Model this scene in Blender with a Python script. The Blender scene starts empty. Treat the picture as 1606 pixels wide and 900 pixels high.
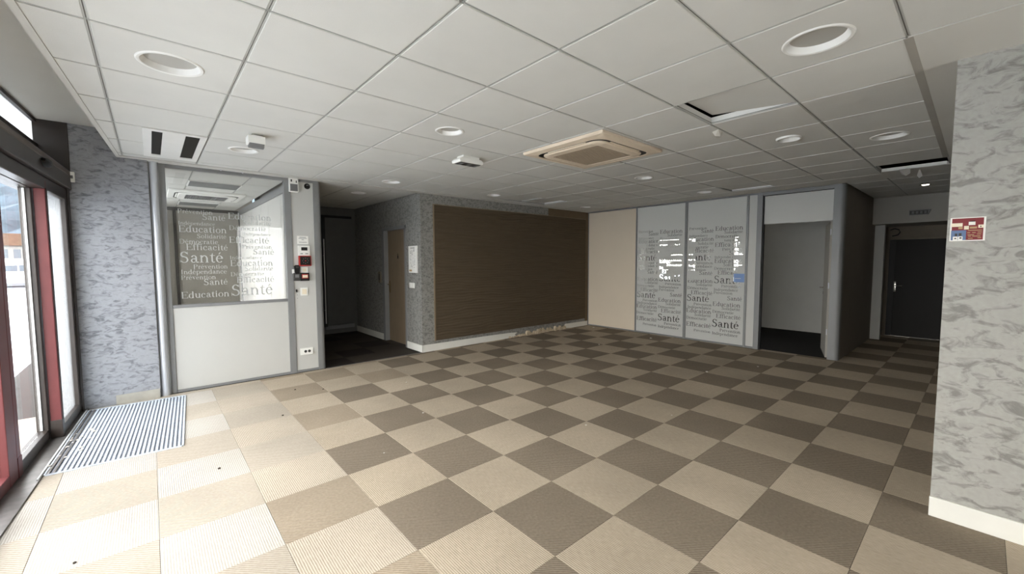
import bpy, bmesh, math, random
from mathutils import Matrix, Vector
from mathutils.geometry import delaunay_2d_cdt
random.seed(7)
C = bpy.context.scene.collection
PI = math.pi

# ------------------------------------------------------------------ camera, sky, exposure
CAMZ = 1.4895
R3 = Matrix(((0.75178622, 0.04507599, -0.65786445),
             (-0.65939675, 0.04585177, -0.75039559),
             (-0.00366057, 0.99793074, 0.06419369)))
FPX = 646.075
cd = bpy.data.cameras.new('camera')
cam = bpy.data.objects.new('camera', cd)
C.objects.link(cam)
cd.sensor_fit = 'HORIZONTAL'
cd.sensor_width = 36.0
cd.lens = FPX / 1606 * 36.0
cd.clip_start = 0.05
cd.clip_end = 500
M4 = R3.to_4x4()
M4.translation = (0, 0, CAMZ)
cam.matrix_world = M4
bpy.context.scene.camera = cam

SKY_STRENGTH = 10.0
wd = bpy.data.worlds.new('overcast_sky')
bpy.context.scene.world = wd
wd.use_nodes = True
wn = wd.node_tree.nodes
wl = wd.node_tree.links
wn.clear()
wo = wn.new('ShaderNodeOutputWorld')
wb = wn.new('ShaderNodeBackground')
tc = wn.new('ShaderNodeTexCoord')
sx = wn.new('ShaderNodeSeparateXYZ')
rp = wn.new('ShaderNodeValToRGB')
rp.color_ramp.elements[0].position = 0.0
rp.color_ramp.elements[0].color = (1.0, 0.985, 0.955, 1)
rp.color_ramp.elements[1].position = 0.8
rp.color_ramp.elements[1].color = (0.91, 0.945, 1.0, 1)
wl.new(tc.outputs['Generated'], sx.inputs[0])
wl.new(sx.outputs['Z'], rp.inputs[0])
wl.new(rp.outputs[0], wb.inputs[0])
wb.inputs[1].default_value = SKY_STRENGTH
wl.new(wb.outputs[0], wo.inputs[0])

sc = bpy.context.scene
sc.view_settings.view_transform = 'Standard'
sc.view_settings.look = 'None'
sc.view_settings.gamma = 1.0
sc.view_settings.use_curve_mapping = False
sc.view_settings.exposure = 0.46
sc.cycles.max_bounces = 14
sc.cycles.diffuse_bounces = 8
sc.cycles.transparent_max_bounces = 16
sc.cycles.sample_clamp_indirect = 8.0


def portal(name, loc, rot, sx_, sy_):
    l = bpy.data.lights.new(name, 'AREA')
    l.shape = 'RECTANGLE'
    l.size, l.size_y = sx_, sy_
    l.cycles.is_portal = True
    o = bpy.data.objects.new(name, l)
    o.location, o.rotation_euler = loc, rot
    C.objects.link(o)


TH = -math.atan(0.06)                     # the entrance front is turned 3.4 degrees
FO = Vector((-0.57, 5.95, 0))
FM = Matrix.Translation(FO) @ Matrix.Rotation(TH, 4, 'Z')
# portals only tell the renderer where the sky comes in: entrance front, rear window, office window
pc = FM @ Vector((-0.28, -3.15, 1.40))
portal('daylight_portal', pc, (0, -PI / 2, TH), 2.8, 6.3)
portal('daylight_portal', (2.66, -3.13, 1.4), (PI / 2, 0, 0), 1.35, 2.6)


# ------------------------------------------------------------------ materials
def lin(c):
    return tuple(((v / 255) / 12.92 if v / 255 <= 0.04045 else ((v / 255 + 0.055) / 1.055) ** 2.4) for v in c) + (1,)


def new_mat(name):
    m = bpy.data.materials.new(name)
    m.use_nodes = True
    nt = m.node_tree
    return m, nt, nt.nodes['Principled BSDF']


def pm(name, rgb, rough=0.6, metal=0.0, var=0.0, scale=6.0, bump=0.0, bscale=60.0, spec=0.3, stretch=(1, 1, 1), tint=0.0):
    """plain procedural surface: base colour with a soft noise variation, optional bump and per-object tint"""
    m, nt, b = new_mat(name)
    b.inputs['Base Color'].default_value = lin(rgb)
    b.inputs['Roughness'].default_value = rough
    b.inputs['Metallic'].default_value = metal
    b.inputs['Specular IOR Level'].default_value = spec
    N, L = nt.nodes, nt.links
    geo = N.new('ShaderNodeNewGeometry')
    mp = N.new('ShaderNodeMapping')
    mp.inputs['Scale'].default_value = stretch
    L.new(geo.outputs['Position'], mp.inputs[0])
    col = None
    if var > 0:
        n = N.new('ShaderNodeTexNoise')
        n.inputs['Scale'].default_value = scale
        n.inputs['Detail'].default_value = 5
        L.new(mp.outputs[0], n.inputs['Vector'])
        mr = N.new('ShaderNodeMapRange')
        mr.inputs['From Min'].default_value = 0.3
        mr.inputs['From Max'].default_value = 0.7
        mr.inputs['To Min'].default_value = 1 - var
        mr.inputs['To Max'].default_value = 1 + var
        L.new(n.outputs[0], mr.inputs[0])
        mx = N.new('ShaderNodeMix')
        mx.data_type = 'RGBA'
        mx.blend_type = 'MULTIPLY'
        mx.inputs[0].default_value = 1
        mx.inputs[6].default_value = lin(rgb)
        L.new(mr.outputs[0], mx.inputs[7])
        col = mx.outputs[2]
    if tint > 0:
        oi = N.new('ShaderNodeObjectInfo')
        mr2 = N.new('ShaderNodeMapRange')
        mr2.inputs['To Min'].default_value = 1 - tint
        mr2.inputs['To Max'].default_value = 1 + tint
        L.new(oi.outputs['Random'], mr2.inputs[0])
        mx2 = N.new('ShaderNodeMix')
        mx2.data_type = 'RGBA'
        mx2.blend_type = 'MULTIPLY'
        mx2.inputs[0].default_value = 1
        if col:
            L.new(col, mx2.inputs[6])
        else:
            mx2.inputs[6].default_value = lin(rgb)
        L.new(mr2.outputs[0], mx2.inputs[7])
        col = mx2.outputs[2]
    if col:
        L.new(col, b.inputs['Base Color'])
    if bump > 0:
        n2 = N.new('ShaderNodeTexNoise')
        n2.inputs['Scale'].default_value = bscale
        n2.inputs['Detail'].default_value = 3
        L.new(mp.outputs[0], n2.inputs['Vector'])
        bp = N.new('ShaderNodeBump')
        bp.inputs['Strength'].default_value = bump
        bp.inputs['Distance'].default_value = 0.004
        L.new(n2.outputs[0], bp.inputs['Height'])
        L.new(bp.outputs[0], b.inputs['Normal'])
    return m


def stucco(name, light, dark, sh=5.0, sv=11.0, lo=0.50, hi=0.60, bump=0.5, fine=0.06, amount=1.0):
    """decorative render: trowelled blotches, wider than high, with relief"""
    m, nt, b = new_mat(name)
    N, L = nt.nodes, nt.links
    b.inputs['Roughness'].default_value = 0.55
    b.inputs['Specular IOR Level'].default_value = 0.35
    geo = N.new('ShaderNodeNewGeometry')
    mp = N.new('ShaderNodeMapping')
    mp.inputs['Scale'].default_value = (sh, sh, sv)
    mp.inputs['Rotation'].default_value = (0.25, 0.25, 0)
    L.new(geo.outputs['Position'], mp.inputs[0])
    n = N.new('ShaderNodeTexNoise')
    n.inputs['Scale'].default_value = 1.0
    n.inputs['Detail'].default_value = 6
    n.inputs['Roughness'].default_value = 0.62
    n.inputs['Distortion'].default_value = 0.9
    L.new(mp.outputs[0], n.inputs['Vector'])
    r = N.new('ShaderNodeValToRGB')
    e = r.color_ramp.elements
    e[0].position, e[0].color = lo, (0, 0, 0, 1)
    e[1].position, e[1].color = hi, (1, 1, 1, 1)
    x = e.new(min(0.95, hi + 0.14))
    x.color = (0.8, 0.8, 0.8, 1)
    L.new(n.outputs[0], r.inputs[0])
    nf = N.new('ShaderNodeTexNoise')
    nf.inputs['Scale'].default_value = 45
    nf.inputs['Detail'].default_value = 3
    L.new(geo.outputs['Position'], nf.inputs['Vector'])
    mul = N.new('ShaderNodeMath')
    mul.operation = 'MULTIPLY'
    mul.inputs[1].default_value = amount
    L.new(r.outputs[0], mul.inputs[0])
    mx = N.new('ShaderNodeMix')
    mx.data_type = 'RGBA'
    mx.inputs[6].default_value = lin(light)
    mx.inputs[7].default_value = lin(dark)
    L.new(mul.outputs[0], mx.inputs[0])
    mr = N.new('ShaderNodeMapRange')
    mr.inputs['To Min'].default_value = 1 - fine * 2
    mr.inputs['To Max'].default_value = 1 + fine * 2
    L.new(nf.outputs[0], mr.inputs[0])
    m2 = N.new('ShaderNodeMix')
    m2.data_type = 'RGBA'
    m2.blend_type = 'MULTIPLY'
    m2.inputs[0].default_value = 1
    L.new(mx.outputs[2], m2.inputs[6])
    L.new(mr.outputs[0], m2.inputs[7])
    L.new(m2.outputs[2], b.inputs['Base Color'])
    bp = N.new('ShaderNodeBump')
    bp.inputs['Strength'].default_value = bump
    bp.inputs['Distance'].default_value = 0.006
    bp.invert = True
    L.new(n.outputs[0], bp.inputs['Height'])
    L.new(bp.outputs[0], b.inputs['Normal'])
    return m


def carpet(name, light, dark, kind):
    """woven carpet tile; kind 'rib' = cords along y, 'weave' = fine herringbone"""
    m, nt, b = new_mat(name)
    N, L = nt.nodes, nt.links
    b.inputs['Roughness'].default_value = 0.93
    b.inputs['Specular IOR Level'].default_value = 0.15
    geo = N.new('ShaderNodeNewGeometry')
    mp = N.new('ShaderNodeMapping')
    mp.inputs['Scale'].default_value = (190, 26, 1) if kind == 'rib' else (60, 60, 1)
    mp.inputs['Rotation'].default_value = (0, 0, 0 if kind == 'rib' else 0.6)
    L.new(geo.outputs['Position'], mp.inputs[0])
    n = N.new('ShaderNodeTexNoise')
    n.inputs['Scale'].default_value = 1
    n.inputs['Detail'].default_value = 2
    L.new(mp.outputs[0], n.inputs['Vector'])
    w = N.new('ShaderNodeTexWave')
    w.bands_direction = 'X' if kind == 'rib' else 'DIAGONAL'
    w.inputs['Scale'].default_value = 28 if kind == 'rib' else 34
    w.inputs['Distortion'].default_value = 0.6
    w.inputs['Detail'].default_value = 1
    L.new(geo.outputs['Position'], w.inputs['Vector'])
    add = N.new('ShaderNodeMix')
    add.data_type = 'FLOAT'
    add.inputs[0].default_value = 0.55
    L.new(w.outputs['Fac'], add.inputs[2])
    L.new(n.outputs[0], add.inputs[3])
    r = N.new('ShaderNodeValToRGB')
    r.color_ramp.elements[0].position = 0.3
    r.color_ramp.elements[0].color = lin(dark)
    r.color_ramp.elements[1].position = 0.66
    r.color_ramp.elements[1].color = lin(light)
    L.new(add.outputs[0], r.inputs[0])
    # foot traffic soiling, large soft stains
    ns = N.new('ShaderNodeTexNoise')
    ns.inputs['Scale'].default_value = 1.7
    ns.inputs['Detail'].default_value = 6
    L.new(geo.outputs['Position'], ns.inputs['Vector'])
    mr = N.new('ShaderNodeMapRange')
    mr.inputs['From Min'].default_value = 0.35
    mr.inputs['From Max'].default_value = 0.7
    mr.inputs['To Min'].default_value = 0.9
    mr.inputs['To Max'].default_value = 1.05
    L.new(ns.outputs[0], mr.inputs[0])
    oi = N.new('ShaderNodeObjectInfo')
    mr2 = N.new('ShaderNodeMapRange')
    mr2.inputs['To Min'].default_value = 0.93
    mr2.inputs['To Max'].default_value = 1.05
    L.new(oi.outputs['Random'], mr2.inputs[0])
    mm = N.new('ShaderNodeMath')
    mm.operation = 'MULTIPLY'
    L.new(mr.outputs[0], mm.inputs[0])
    L.new(mr2.outputs[0], mm.inputs[1])
    mx = N.new('ShaderNodeMix')
    mx.data_type = 'RGBA'
    mx.blend_type = 'MULTIPLY'
    mx.inputs[0].default_value = 1
    L.new(r.outputs[0], mx.inputs[6])
    L.new(mm.outputs[0], mx.inputs[7])
    L.new(mx.outputs[2], b.inputs['Base Color'])
    bp = N.new('ShaderNodeBump')
    bp.inputs['Strength'].default_value = 0.35
    bp.inputs['Distance'].default_value = 0.003
    L.new(add.outputs[0], bp.inputs['Height'])
    L.new(bp.outputs[0], b.inputs['Normal'])
    return m


def glass(name, tint=(0.95, 0.95, 0.94), ior=1.5, haze=0.0, rough=0.0, refl=1.0):
    """thin pane: clear transmission plus mirror reflection by Fresnel, optional dusty haze"""
    m, nt, b = new_mat(name)
    N, L = nt.nodes, nt.links
    N.remove(b)
    out = N['Material Output']
    tr = N.new('ShaderNodeBsdfTransparent')
    tr.inputs[0].default_value = tint + (1,)
    gl = N.new('ShaderNodeBsdfGlossy')
    gl.inputs['Roughness'].default_value = rough
    # Schlick reflectance, the same from both sides of the thin pane
    lw = N.new('ShaderNodeLayerWeight')
    lw.inputs['Blend'].default_value = 0.5
    pw = N.new('ShaderNodeMath')
    pw.operation = 'POWER'
    pw.inputs[1].default_value = 5
    L.new(lw.outputs['Facing'], pw.inputs[0])
    r0 = ((ior - 1) / (ior + 1)) ** 2
    fr = N.new('ShaderNodeMath')
    fr.operation = 'MULTIPLY_ADD'
    fr.inputs[1].default_value = (1 - r0) * refl
    fr.inputs[2].default_value = r0
    L.new(pw.outputs[0], fr.inputs[0])
    mx = N.new('ShaderNodeMixShader')
    L.new(fr.outputs[0], mx.inputs[0])
    L.new(tr.outputs[0], mx.inputs[1])
    L.new(gl.outputs[0], mx.inputs[2])
    last = mx.outputs[0]
    if haze > 0:
        df = N.new('ShaderNodeBsdfTranslucent')
        df.inputs[0].default_value = (0.85, 0.87, 0.88, 1)
        m2 = N.new('ShaderNodeMixShader')
        m2.inputs[0].default_value = haze
        L.new(last, m2.inputs[1])
        L.new(df.outputs[0], m2.inputs[2])
        last = m2.outputs[0]
    L.new(last, out.inputs[0])
    return m


def film(name, rgb, transl=0.5, clear=0.0):
    """frosted vinyl: part diffuse, part translucent"""
    m, nt, b = new_mat(name)
    N, L = nt.nodes, nt.links
    N.remove(b)
    out = N['Material Output']
    d = N.new('ShaderNodeBsdfDiffuse')
    d.inputs[0].default_value = lin(rgb)
    t = N.new('ShaderNodeBsdfTranslucent')
    t.inputs[0].default_value = lin(rgb)
    mx = N.new('ShaderNodeMixShader')
    mx.inputs[0].default_value = transl
    L.new(d.outputs[0], mx.inputs[1])
    L.new(t.outputs[0], mx.inputs[2])
    last = mx.outputs[0]
    if clear > 0:
        tr = N.new('ShaderNodeBsdfTransparent')
        m2 = N.new('ShaderNodeMixShader')
        m2.inputs[0].default_value = clear
        L.new(last, m2.inputs[1])
        L.new(tr.outputs[0], m2.inputs[2])
        last = m2.outputs[0]
    L.new(last, out.inputs[0])
    return m


def emit(name, rgb, s):
    m, nt, b = new_mat(name)
    b.inputs['Emission Color'].default_value = lin(rgb)
    b.inputs['Emission Strength'].default_value = s
    return m


MT = {}
MT['tile'] = pm('ceiling_tile_white', (208, 207, 202), 0.85, var=0.025, scale=3, bump=0.15, bscale=220, tint=0.015, spec=0.1)
MT['plaster'] = pm('ceiling_plaster', (204, 202, 196), 0.8, var=0.03, scale=2, spec=0.1)
MT['runner'] = pm('runner_enamel', (180, 180, 175), 0.5, var=0.02)
MT['web'] = pm('runner_web_white', (214, 213, 208), 0.5)
MT['runner_dark'] = pm('runner_groove', (120, 118, 112), 0.6)
MT['plenum'] = pm('plenum_concrete', (60, 57, 54), 0.9, var=0.1)
MT['white_enamel'] = pm('white_enamel', (232, 231, 227), 0.35, var=0.02)
MT['white_plastic'] = pm('white_plastic', (235, 234, 228), 0.4, var=0.02)
MT['beige_plastic'] = pm('yellowed_plastic', (222, 206, 184), 0.45, var=0.03, scale=4)
MT['beige_dark'] = pm('grille_beige', (146, 129, 108), 0.6, var=0.05)
MT['black'] = pm('black_plastic', (22, 20, 19), 0.5, var=0.1)
MT['dark_grey'] = pm('dark_grey_plastic', (64, 62, 60), 0.5, var=0.08)
MT['grey_metal'] = pm('blue_grey_profile', (128, 128, 128), 0.45, metal=0.0, var=0.03, spec=0.5)
MT['silver'] = pm('brushed_aluminium', (206, 209, 214), 0.32, metal=0.35, var=0.04, stretch=(1, 1, 0.05), scale=30)
MT['panel'] = pm('partition_laminate', (192, 191, 186), 0.45, var=0.015, scale=2)
MT['panel_cream'] = pm('cream_laminate', (222, 208, 188), 0.5, var=0.015, scale=2)
MT['bronze'] = pm('dark_bronze_profile', (48, 40, 35), 0.4, var=0.12, spec=0.5)
MT['bronze_light'] = pm('bronze_cover', (84, 72, 62), 0.4, var=0.1, spec=0.5)
MT['red_paint'] = pm('dark_red_paint', (98, 48, 48), 0.45, var=0.07, scale=8)
MT['wood'] = pm('brown_door_veneer', (128, 112, 92), 0.5, var=0.07, scale=8, stretch=(6, 6, 0.5))
MT['skirt'] = pm('white_skirting', (226, 224, 216), 0.5, var=0.03)
MT['skirt_worn'] = pm('worn_skirting', (168, 163, 152), 0.8, var=0.08, scale=14)
MT['plaster_raw'] = pm('raw_plaster', (196, 180, 156), 0.95, var=0.2, scale=22, bump=0.8, bscale=60)
MT['brown_paint'] = pm('brown_wall_paint', (112, 96, 76), 0.8, var=0.06, scale=9)
MT['ribbed'] = pm('brown_ribbed_cladding', (88, 76, 60), 0.75, var=0.08, scale=5, stretch=(0.4, 0.4, 4))
MT['stucco_entry'] = stucco('stucco_entrance', (150, 151, 155), (106, 107, 111), 12, 26, 0.49, 0.66, 1.0)
MT['stucco_pillar'] = stucco('stucco_pillar', (162, 160, 154), (124, 122, 117), 8.5, 17, 0.50, 0.63, 0.4, amount=0.95)
MT['stucco_fine'] = stucco('stucco_wall', (146, 144, 139), (112, 111, 108), 22, 30, 0.47, 0.60, 0.5)
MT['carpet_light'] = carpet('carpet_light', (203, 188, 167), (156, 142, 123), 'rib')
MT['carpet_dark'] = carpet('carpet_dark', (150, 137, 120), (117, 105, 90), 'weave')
MT['carpet_mid'] = carpet('carpet_part_daylit', (178, 163, 143), (142, 127, 108), 'weave')  # paler copies of the dark tile, daylight from the doors painted into the colour
MT['carpet_pale'] = carpet('carpet_daylit', (192, 181, 165), (164, 152, 136), 'weave')
MT['carpet_light_pale'] = carpet('carpet_light_daylit', (200, 193, 182), (172, 164, 153), 'rib')  # greyer copies of the light tile, door daylight put into the colour
MT['carpet_light_mid'] = carpet('carpet_light_part_daylit', (206, 193, 175), (164, 151, 134), 'rib')
MT['carpet_hall'] = carpet('carpet_hall', (82, 74, 66), (52, 47, 42), 'weave')
MT['carpet_hall2'] = carpet('carpet_hall_darker', (60, 54, 49), (40, 36, 33), 'rib')
MT['room_dark_carpet'] = pm('dark_room_carpet', (32, 29, 27), 0.95, var=0.15, scale=30)
MT['grey_wall'] = pm('grey_painted_wall', (164, 160, 152), 0.8, var=0.02)
MT['corridor_wall'] = pm('corridor_laminate', (126, 118, 108), 0.6, var=0.04)
MT['dark_door'] = pm('dark_door_paint', (21, 17, 13), 0.55, var=0.08, scale=3)
MT['frame_tan'] = pm('tan_door_frame', (122, 112, 98), 0.6, var=0.04)
MT['hall_dark'] = pm('dark_grey_door', (92, 91, 88), 0.6, var=0.06, scale=7)
MT['film'] = film('frosted_film', (226, 226, 222), 0.34)
MT['letters'] = film('frosted_letter_vinyl', (196, 197, 195), 0.5)
MT['letters_dark'] = pm('grey_letter_vinyl', (120, 122, 122), 0.7)
MT['frosted'] = film('frosted_transom', (225, 226, 226), 0.6)
MT['glass'] = glass('clear_glass')
MT['glass_int'] = glass('partition_glass', (0.95, 0.95, 0.945), 1.6)
MT['glass_dusty'] = glass('dusty_glass', (0.95, 0.955, 0.955), 1.5, 0.0, 0.0, 0.4)
MT['glass_milky'] = glass('milky_glass', (0.93, 0.95, 0.96), 1.5, 0.08, 0.0, 0.4)
MT['house_wall'] = pm('house_render', (128, 127, 124), 0.8, var=0.05)
MT['letter_backing'] = pm('added_dark_backing', (58, 55, 52), 0.8)  # for the dark sheets added behind the lettered film
MT['light_edge'] = pm('pale_glazing_bead', (214, 216, 214), 0.4)
MT['mat_alu'] = pm('mat_aluminium', (206, 213, 222), 0.5, metal=0.1, var=0.12, scale=25)
MT['mat_felt'] = pm('mat_felt', (134, 137, 144), 0.95, var=0.2, scale=40)
MT['track'] = pm('threshold_metal', (120, 116, 112), 0.4, metal=0.5, var=0.2, scale=14)
MT['red_plastic'] = pm('red_plastic', (168, 40, 34), 0.4)
MT['red_print'] = pm('dark_red_print', (124, 44, 48), 0.55)
MT['blue_print'] = pm('grey_blue_print', (96, 116, 150), 0.55)
MT['blue_patch'] = pm('blue_patch', (128, 156, 204), 0.5)
MT['cream_print'] = pm('cream_print', (232, 220, 196), 0.6)
MT['ochre_print'] = pm('ochre_print', (178, 150, 112), 0.6)
MT['paper'] = pm('white_paper', (236, 234, 228), 0.6)
MT['grey_print'] = pm('grey_print', (120, 120, 120), 0.7)
MT['chrome'] = pm('satin_chrome', (200, 198, 192), 0.25, metal=0.9)
MT['brass'] = pm('dull_brass', (120, 98, 62), 0.35, metal=0.8)
MT['lamp_glow'] = emit('lamp_glow', (255, 246, 226), 14.0)
MT['lamp_disc'] = pm('lamp_diffuser', (172, 170, 164), 0.5)
MT['rear_film'] = film('frosted_window_film', (222, 224, 224), 0.6, 0.4)
MT['room_wall'] = pm('room_wall_paint', (196, 195, 191), 0.8, var=0.02)
MT['pavement'] = pm('pavement_concrete', (196, 200, 204), 0.8, var=0.06, scale=1.5)
MT['asphalt'] = pm('asphalt', (66, 68, 72), 0.85, var=0.08, scale=3)
MT['road_paint'] = pm('road_paint', (225, 226, 226), 0.7)
MT['hill'] = pm('hillside_scrub', (62, 72, 80), 0.95, var=0.55, scale=0.22, bump=1.0, bscale=0.6)
MT['render_white'] = pm('white_render', (205, 204, 200), 0.8, var=0.05)
MT['roof_tile'] = pm('clay_roof', (92, 72, 58), 0.8, var=0.15, scale=3)
MT['car_paint'] = pm('white_car_paint', (200, 204, 208), 0.25, spec=0.6)
MT['car_glass'] = pm('car_window_dark', (60, 70, 80), 0.15, spec=0.6)
MT['tyre'] = pm('tyre_rubber', (30, 30, 32), 0.8)
MT['crumb'] = pm('paint_crumb', (206, 200, 190), 0.8)
MT['crumb_dark'] = pm('dark_crumb', (60, 52, 44), 0.9)


# ------------------------------------------------------------------ mesh building
class MB:
    def __init__(self):
        self.v, self.f = [], []

    def add(self, vs, fs):
        n = len(self.v)
        self.v += [tuple(p) for p in vs]
        self.f += [tuple(i + n for i in f) for f in fs]
        return self

    def box(self, x0, x1, y0, y1, z0, z1, bev=0.0):
        if bev <= 0:
            vs = [(x, y, z) for z in (z0, z1) for y in (y0, y1) for x in (x0, x1)]
            return self.add(vs, [(0, 2, 3, 1), (4, 5, 7, 6), (0, 1, 5, 4), (2, 6, 7, 3), (0, 4, 6, 2), (1, 3, 7, 5)])
        bm = bmesh.new()
        bmesh.ops.create_cube(bm, size=1)
        for v in bm.verts:
            v.co = ((x0 + x1) / 2 + v.co.x * (x1 - x0), (y0 + y1) / 2 + v.co.y * (y1 - y0), (z0 + z1) / 2 + v.co.z * (z1 - z0))
        bmesh.ops.bevel(bm, geom=list(bm.edges), offset=min(bev, 0.45 * min(x1 - x0, y1 - y0, z1 - z0)), segments=2, profile=0.5, affect='EDGES')
        bm.verts.index_update()
        self.add([v.co[:] for v in bm.verts], [[v.index for v in f.verts] for f in bm.faces])
        bm.free()
        return self

    def prism(self, pts, a0, a1, axis='z'):
        """polygon pts (2D, ccw) extruded along axis"""
        n = len(pts)
        def P(p, a):
            return {'z': (p[0], p[1], a), 'x': (a, p[0], p[1]), 'y': (p[0], a, p[1])}[axis]
        vs = [P(p, a0) for p in pts] + [P(p, a1) for p in pts]
        fs = [tuple(reversed(range(n))), tuple(range(n, 2 * n))] + [(i, (i + 1) % n, n + (i + 1) % n, n + i) for i in range(n)]
        return self.add(vs, fs)

    def lathe(self, prof, cx, cy, z=0, n=32, axis='z'):
        vs, fs = [], []
        for r, h in prof:
            for k in range(n):
                a = 2 * PI * k / n
                c, s = r * math.cos(a), r * math.sin(a)
                vs.append({'z': (cx + c, cy + s, z + h), 'y': (cx + c, z + h, cy + s), 'x': (z + h, cx + c, cy + s)}[axis])
        for i in range(len(prof) - 1):
            for k in range(n):
                k2 = (k + 1) % n
                fs.append((i * n + k, i * n + k2, (i + 1) * n + k2, (i + 1) * n + k))
        if prof[0][0] > 1e-6:
            fs.append(tuple(range(n)))
        if prof[-1][0] > 1e-6:
            fs.append(tuple(reversed(range((len(prof) - 1) * n, len(prof) * n))))
        return self.add(vs, fs)

    def ring(self, prof, cx, cy, z=0, n=32):
        """lathe of a closed profile (no caps)"""
        vs, fs = [], []
        m = len(prof)
        for r, h in prof:
            for k in range(n):
                a = 2 * PI * k / n
                vs.append((cx + r * math.cos(a), cy + r * math.sin(a), z + h))
        for i in range(m):
            j = (i + 1) % m
            for k in range(n):
                k2 = (k + 1) % n
                fs.append((i * n + k, i * n + k2, j * n + k2, j * n + k))
        return self.add(vs, fs)

    def tube(self, path, r, n=8):
        path = [Vector(p) for p in path]
        vs, fs = [], []
        for i, p in enumerate(path):
            t = (path[min(i + 1, len(path) - 1)] - path[max(i - 1, 0)]).normalized()
            u = t.cross(Vector((0, 0, 1)))
            if u.length < 1e-3:
                u = t.cross(Vector((1, 0, 0)))
            u.normalize()
            w = t.cross(u)
            for k in range(n):
                a = 2 * PI * k / n
                vs.append(p + u * (r * math.cos(a)) + w * (r * math.sin(a)))
        for i in range(len(path) - 1):
            for k in range(n):
                k2 = (k + 1) % n
                fs.append((i * n + k, i * n + k2, (i + 1) * n + k2, (i + 1) * n + k))
        fs += [tuple(range(n)), tuple(reversed(range((len(path) - 1) * n, len(path) * n)))]
        return self.add(vs, fs)


W = {}


def reg(o, parent, local):
    W[o.name] = local


def props(o, label=None, cat=None, group=None, kind=None):
    for k, v in (('label', label), ('category', cat), ('group', group), ('kind', kind)):
        if v:
            o[k] = v
    return o


def empty(name, loc, label=None, cat=None, group=None, kind=None, rotz=0.0):
    o = bpy.data.objects.new(name, None)
    o.empty_display_size = 0.1
    C.objects.link(o)
    o.location = loc
    o.rotation_euler = (0, 0, rotz)
    W[o.name] = Matrix.Translation(loc) @ Matrix.Rotation(rotz, 4, 'Z')
    return props(o, label, cat, group, kind)


def fix_normals(me):
    bm = bmesh.new()
    bm.from_mesh(me)
    bmesh.ops.recalc_face_normals(bm, faces=bm.faces)
    bm.to_mesh(me)
    bm.free()


def obj(name, mb, mat, parent=None, space='world', smooth=False, label=None, cat=None, group=None, kind=None, fix=True):
    """one mesh object. Coordinates in mb are world coordinates, or with space='root' the frame of the nearest placed root"""
    lo = [min(p[i] for p in mb.v) for i in range(3)]
    hi = [max(p[i] for p in mb.v) for i in range(3)]
    c = Vector([(a + b) / 2 for a, b in zip(lo, hi)])
    me = bpy.data.meshes.new(name)
    me.from_pydata([(p[0] - c.x, p[1] - c.y, p[2] - c.z) for p in mb.v], [], mb.f)
    if fix:
        fix_normals(me)
    me.materials.append(MT[mat] if isinstance(mat, str) else mat)
    if smooth:
        for p in me.polygons:
            p.use_smooth = True
        if hasattr(me, 'set_sharp_from_angle'):
            me.set_sharp_from_angle(angle=math.radians(38))
    o = bpy.data.objects.new(name, me)
    C.objects.link(o)
    base = ROOT[-1] if space == 'root' else Matrix.Identity(4)
    world = base @ Matrix.Translation(c)
    W[o.name] = world
    if parent:
        o.parent = parent
        o.matrix_local = W[parent.name].inverted() @ world
    else:
        o.matrix_world = world
    return props(o, label, cat, group, kind)


ROOT = [Matrix.Identity(4)]


def piece(name, me, loc, parent, rot=None, kind=None):
    """a piece sharing mesh data; loc in world"""
    o = bpy.data.objects.new(name, me)
    C.objects.link(o)
    o.parent = parent
    w = Matrix.Translation(loc)
    if rot:
        w = w @ rot
    o.matrix_local = W[parent.name].inverted() @ w
    W[o.name] = w
    if kind:
        o['kind'] = kind
    return o


def mesh(name, mb, mat):
    me = bpy.data.meshes.new(name)
    me.from_pydata(mb.v, [], mb.f)
    fix_normals(me)
    me.materials.append(MT[mat] if isinstance(mat, str) else mat)
    return me


RT = R3.transposed()


def project(p):
    q = RT @ (Vector(p) - Vector((0, 0, CAMZ)))
    if q.z > -0.05:
        return None
    return 803 + FPX * q.x / -q.z, 450 - FPX * q.y / -q.z


def in_frame(x0, x1, y0, y1, z, margin=10):
    """does any of a rectangle, sampled 7x7, fall inside the picture"""
    for i in range(7):
        for j in range(7):
            p = project((x0 + (x1 - x0) * i / 6, y0 + (y1 - y0) * j / 6, z))
            if p and -margin < p[0] < 1606 + margin and -margin < p[1] < 900 + margin:
                return True
    return False


# ------------------------------------------------------------------ floor
HC = 2.571
def ffx(s, n=0.0):                # point of the entrance front frame -> world
    return FM @ Vector((n, s, 0))


floor = obj('floor', MB().box(-1.4, 11.2, -3.4, 11.0, -0.12, -0.006), 'plenum', kind='structure',
            label='checkered beige and brown carpet tile floor of the empty room', cat='floor')
tm = {}
for k in ('carpet_light', 'carpet_dark', 'carpet_mid', 'carpet_pale', 'carpet_light_pale', 'carpet_light_mid', 'carpet_hall', 'carpet_hall2'):
    q = 0.2492
    mb = MB()
    vs = [(-q, -q, -0.006), (q, -q, -0.006), (q, q, -0.006), (-q, q, -0.006),
          (-q, -q, -0.0012), (q, -q, -0.0012), (q, q, -0.0012), (-q, q, -0.0012),
          (-q + .0015, -q + .0015, 0), (q - .0015, -q + .0015, 0), (q - .0015, q - .0015, 0), (-q + .0015, q - .0015, 0)]
    fs = [(8, 9, 10, 11)] + [(i, (i + 1) % 4, 4 + (i + 1) % 4, 4 + i) for i in range(4)] + [(4 + i, 4 + (i + 1) % 4, 8 + (i + 1) % 4, 8 + i) for i in range(4)]
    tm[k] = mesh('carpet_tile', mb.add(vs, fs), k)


def rect_tile(x0, x1, y0, y1, mat, name='carpet_tile'):
    g = 0.0008
    return obj(name, MB().box(x0 + g, x1 - g, y0 + g, y1 - g, -0.006, 0), mat, floor)


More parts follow.
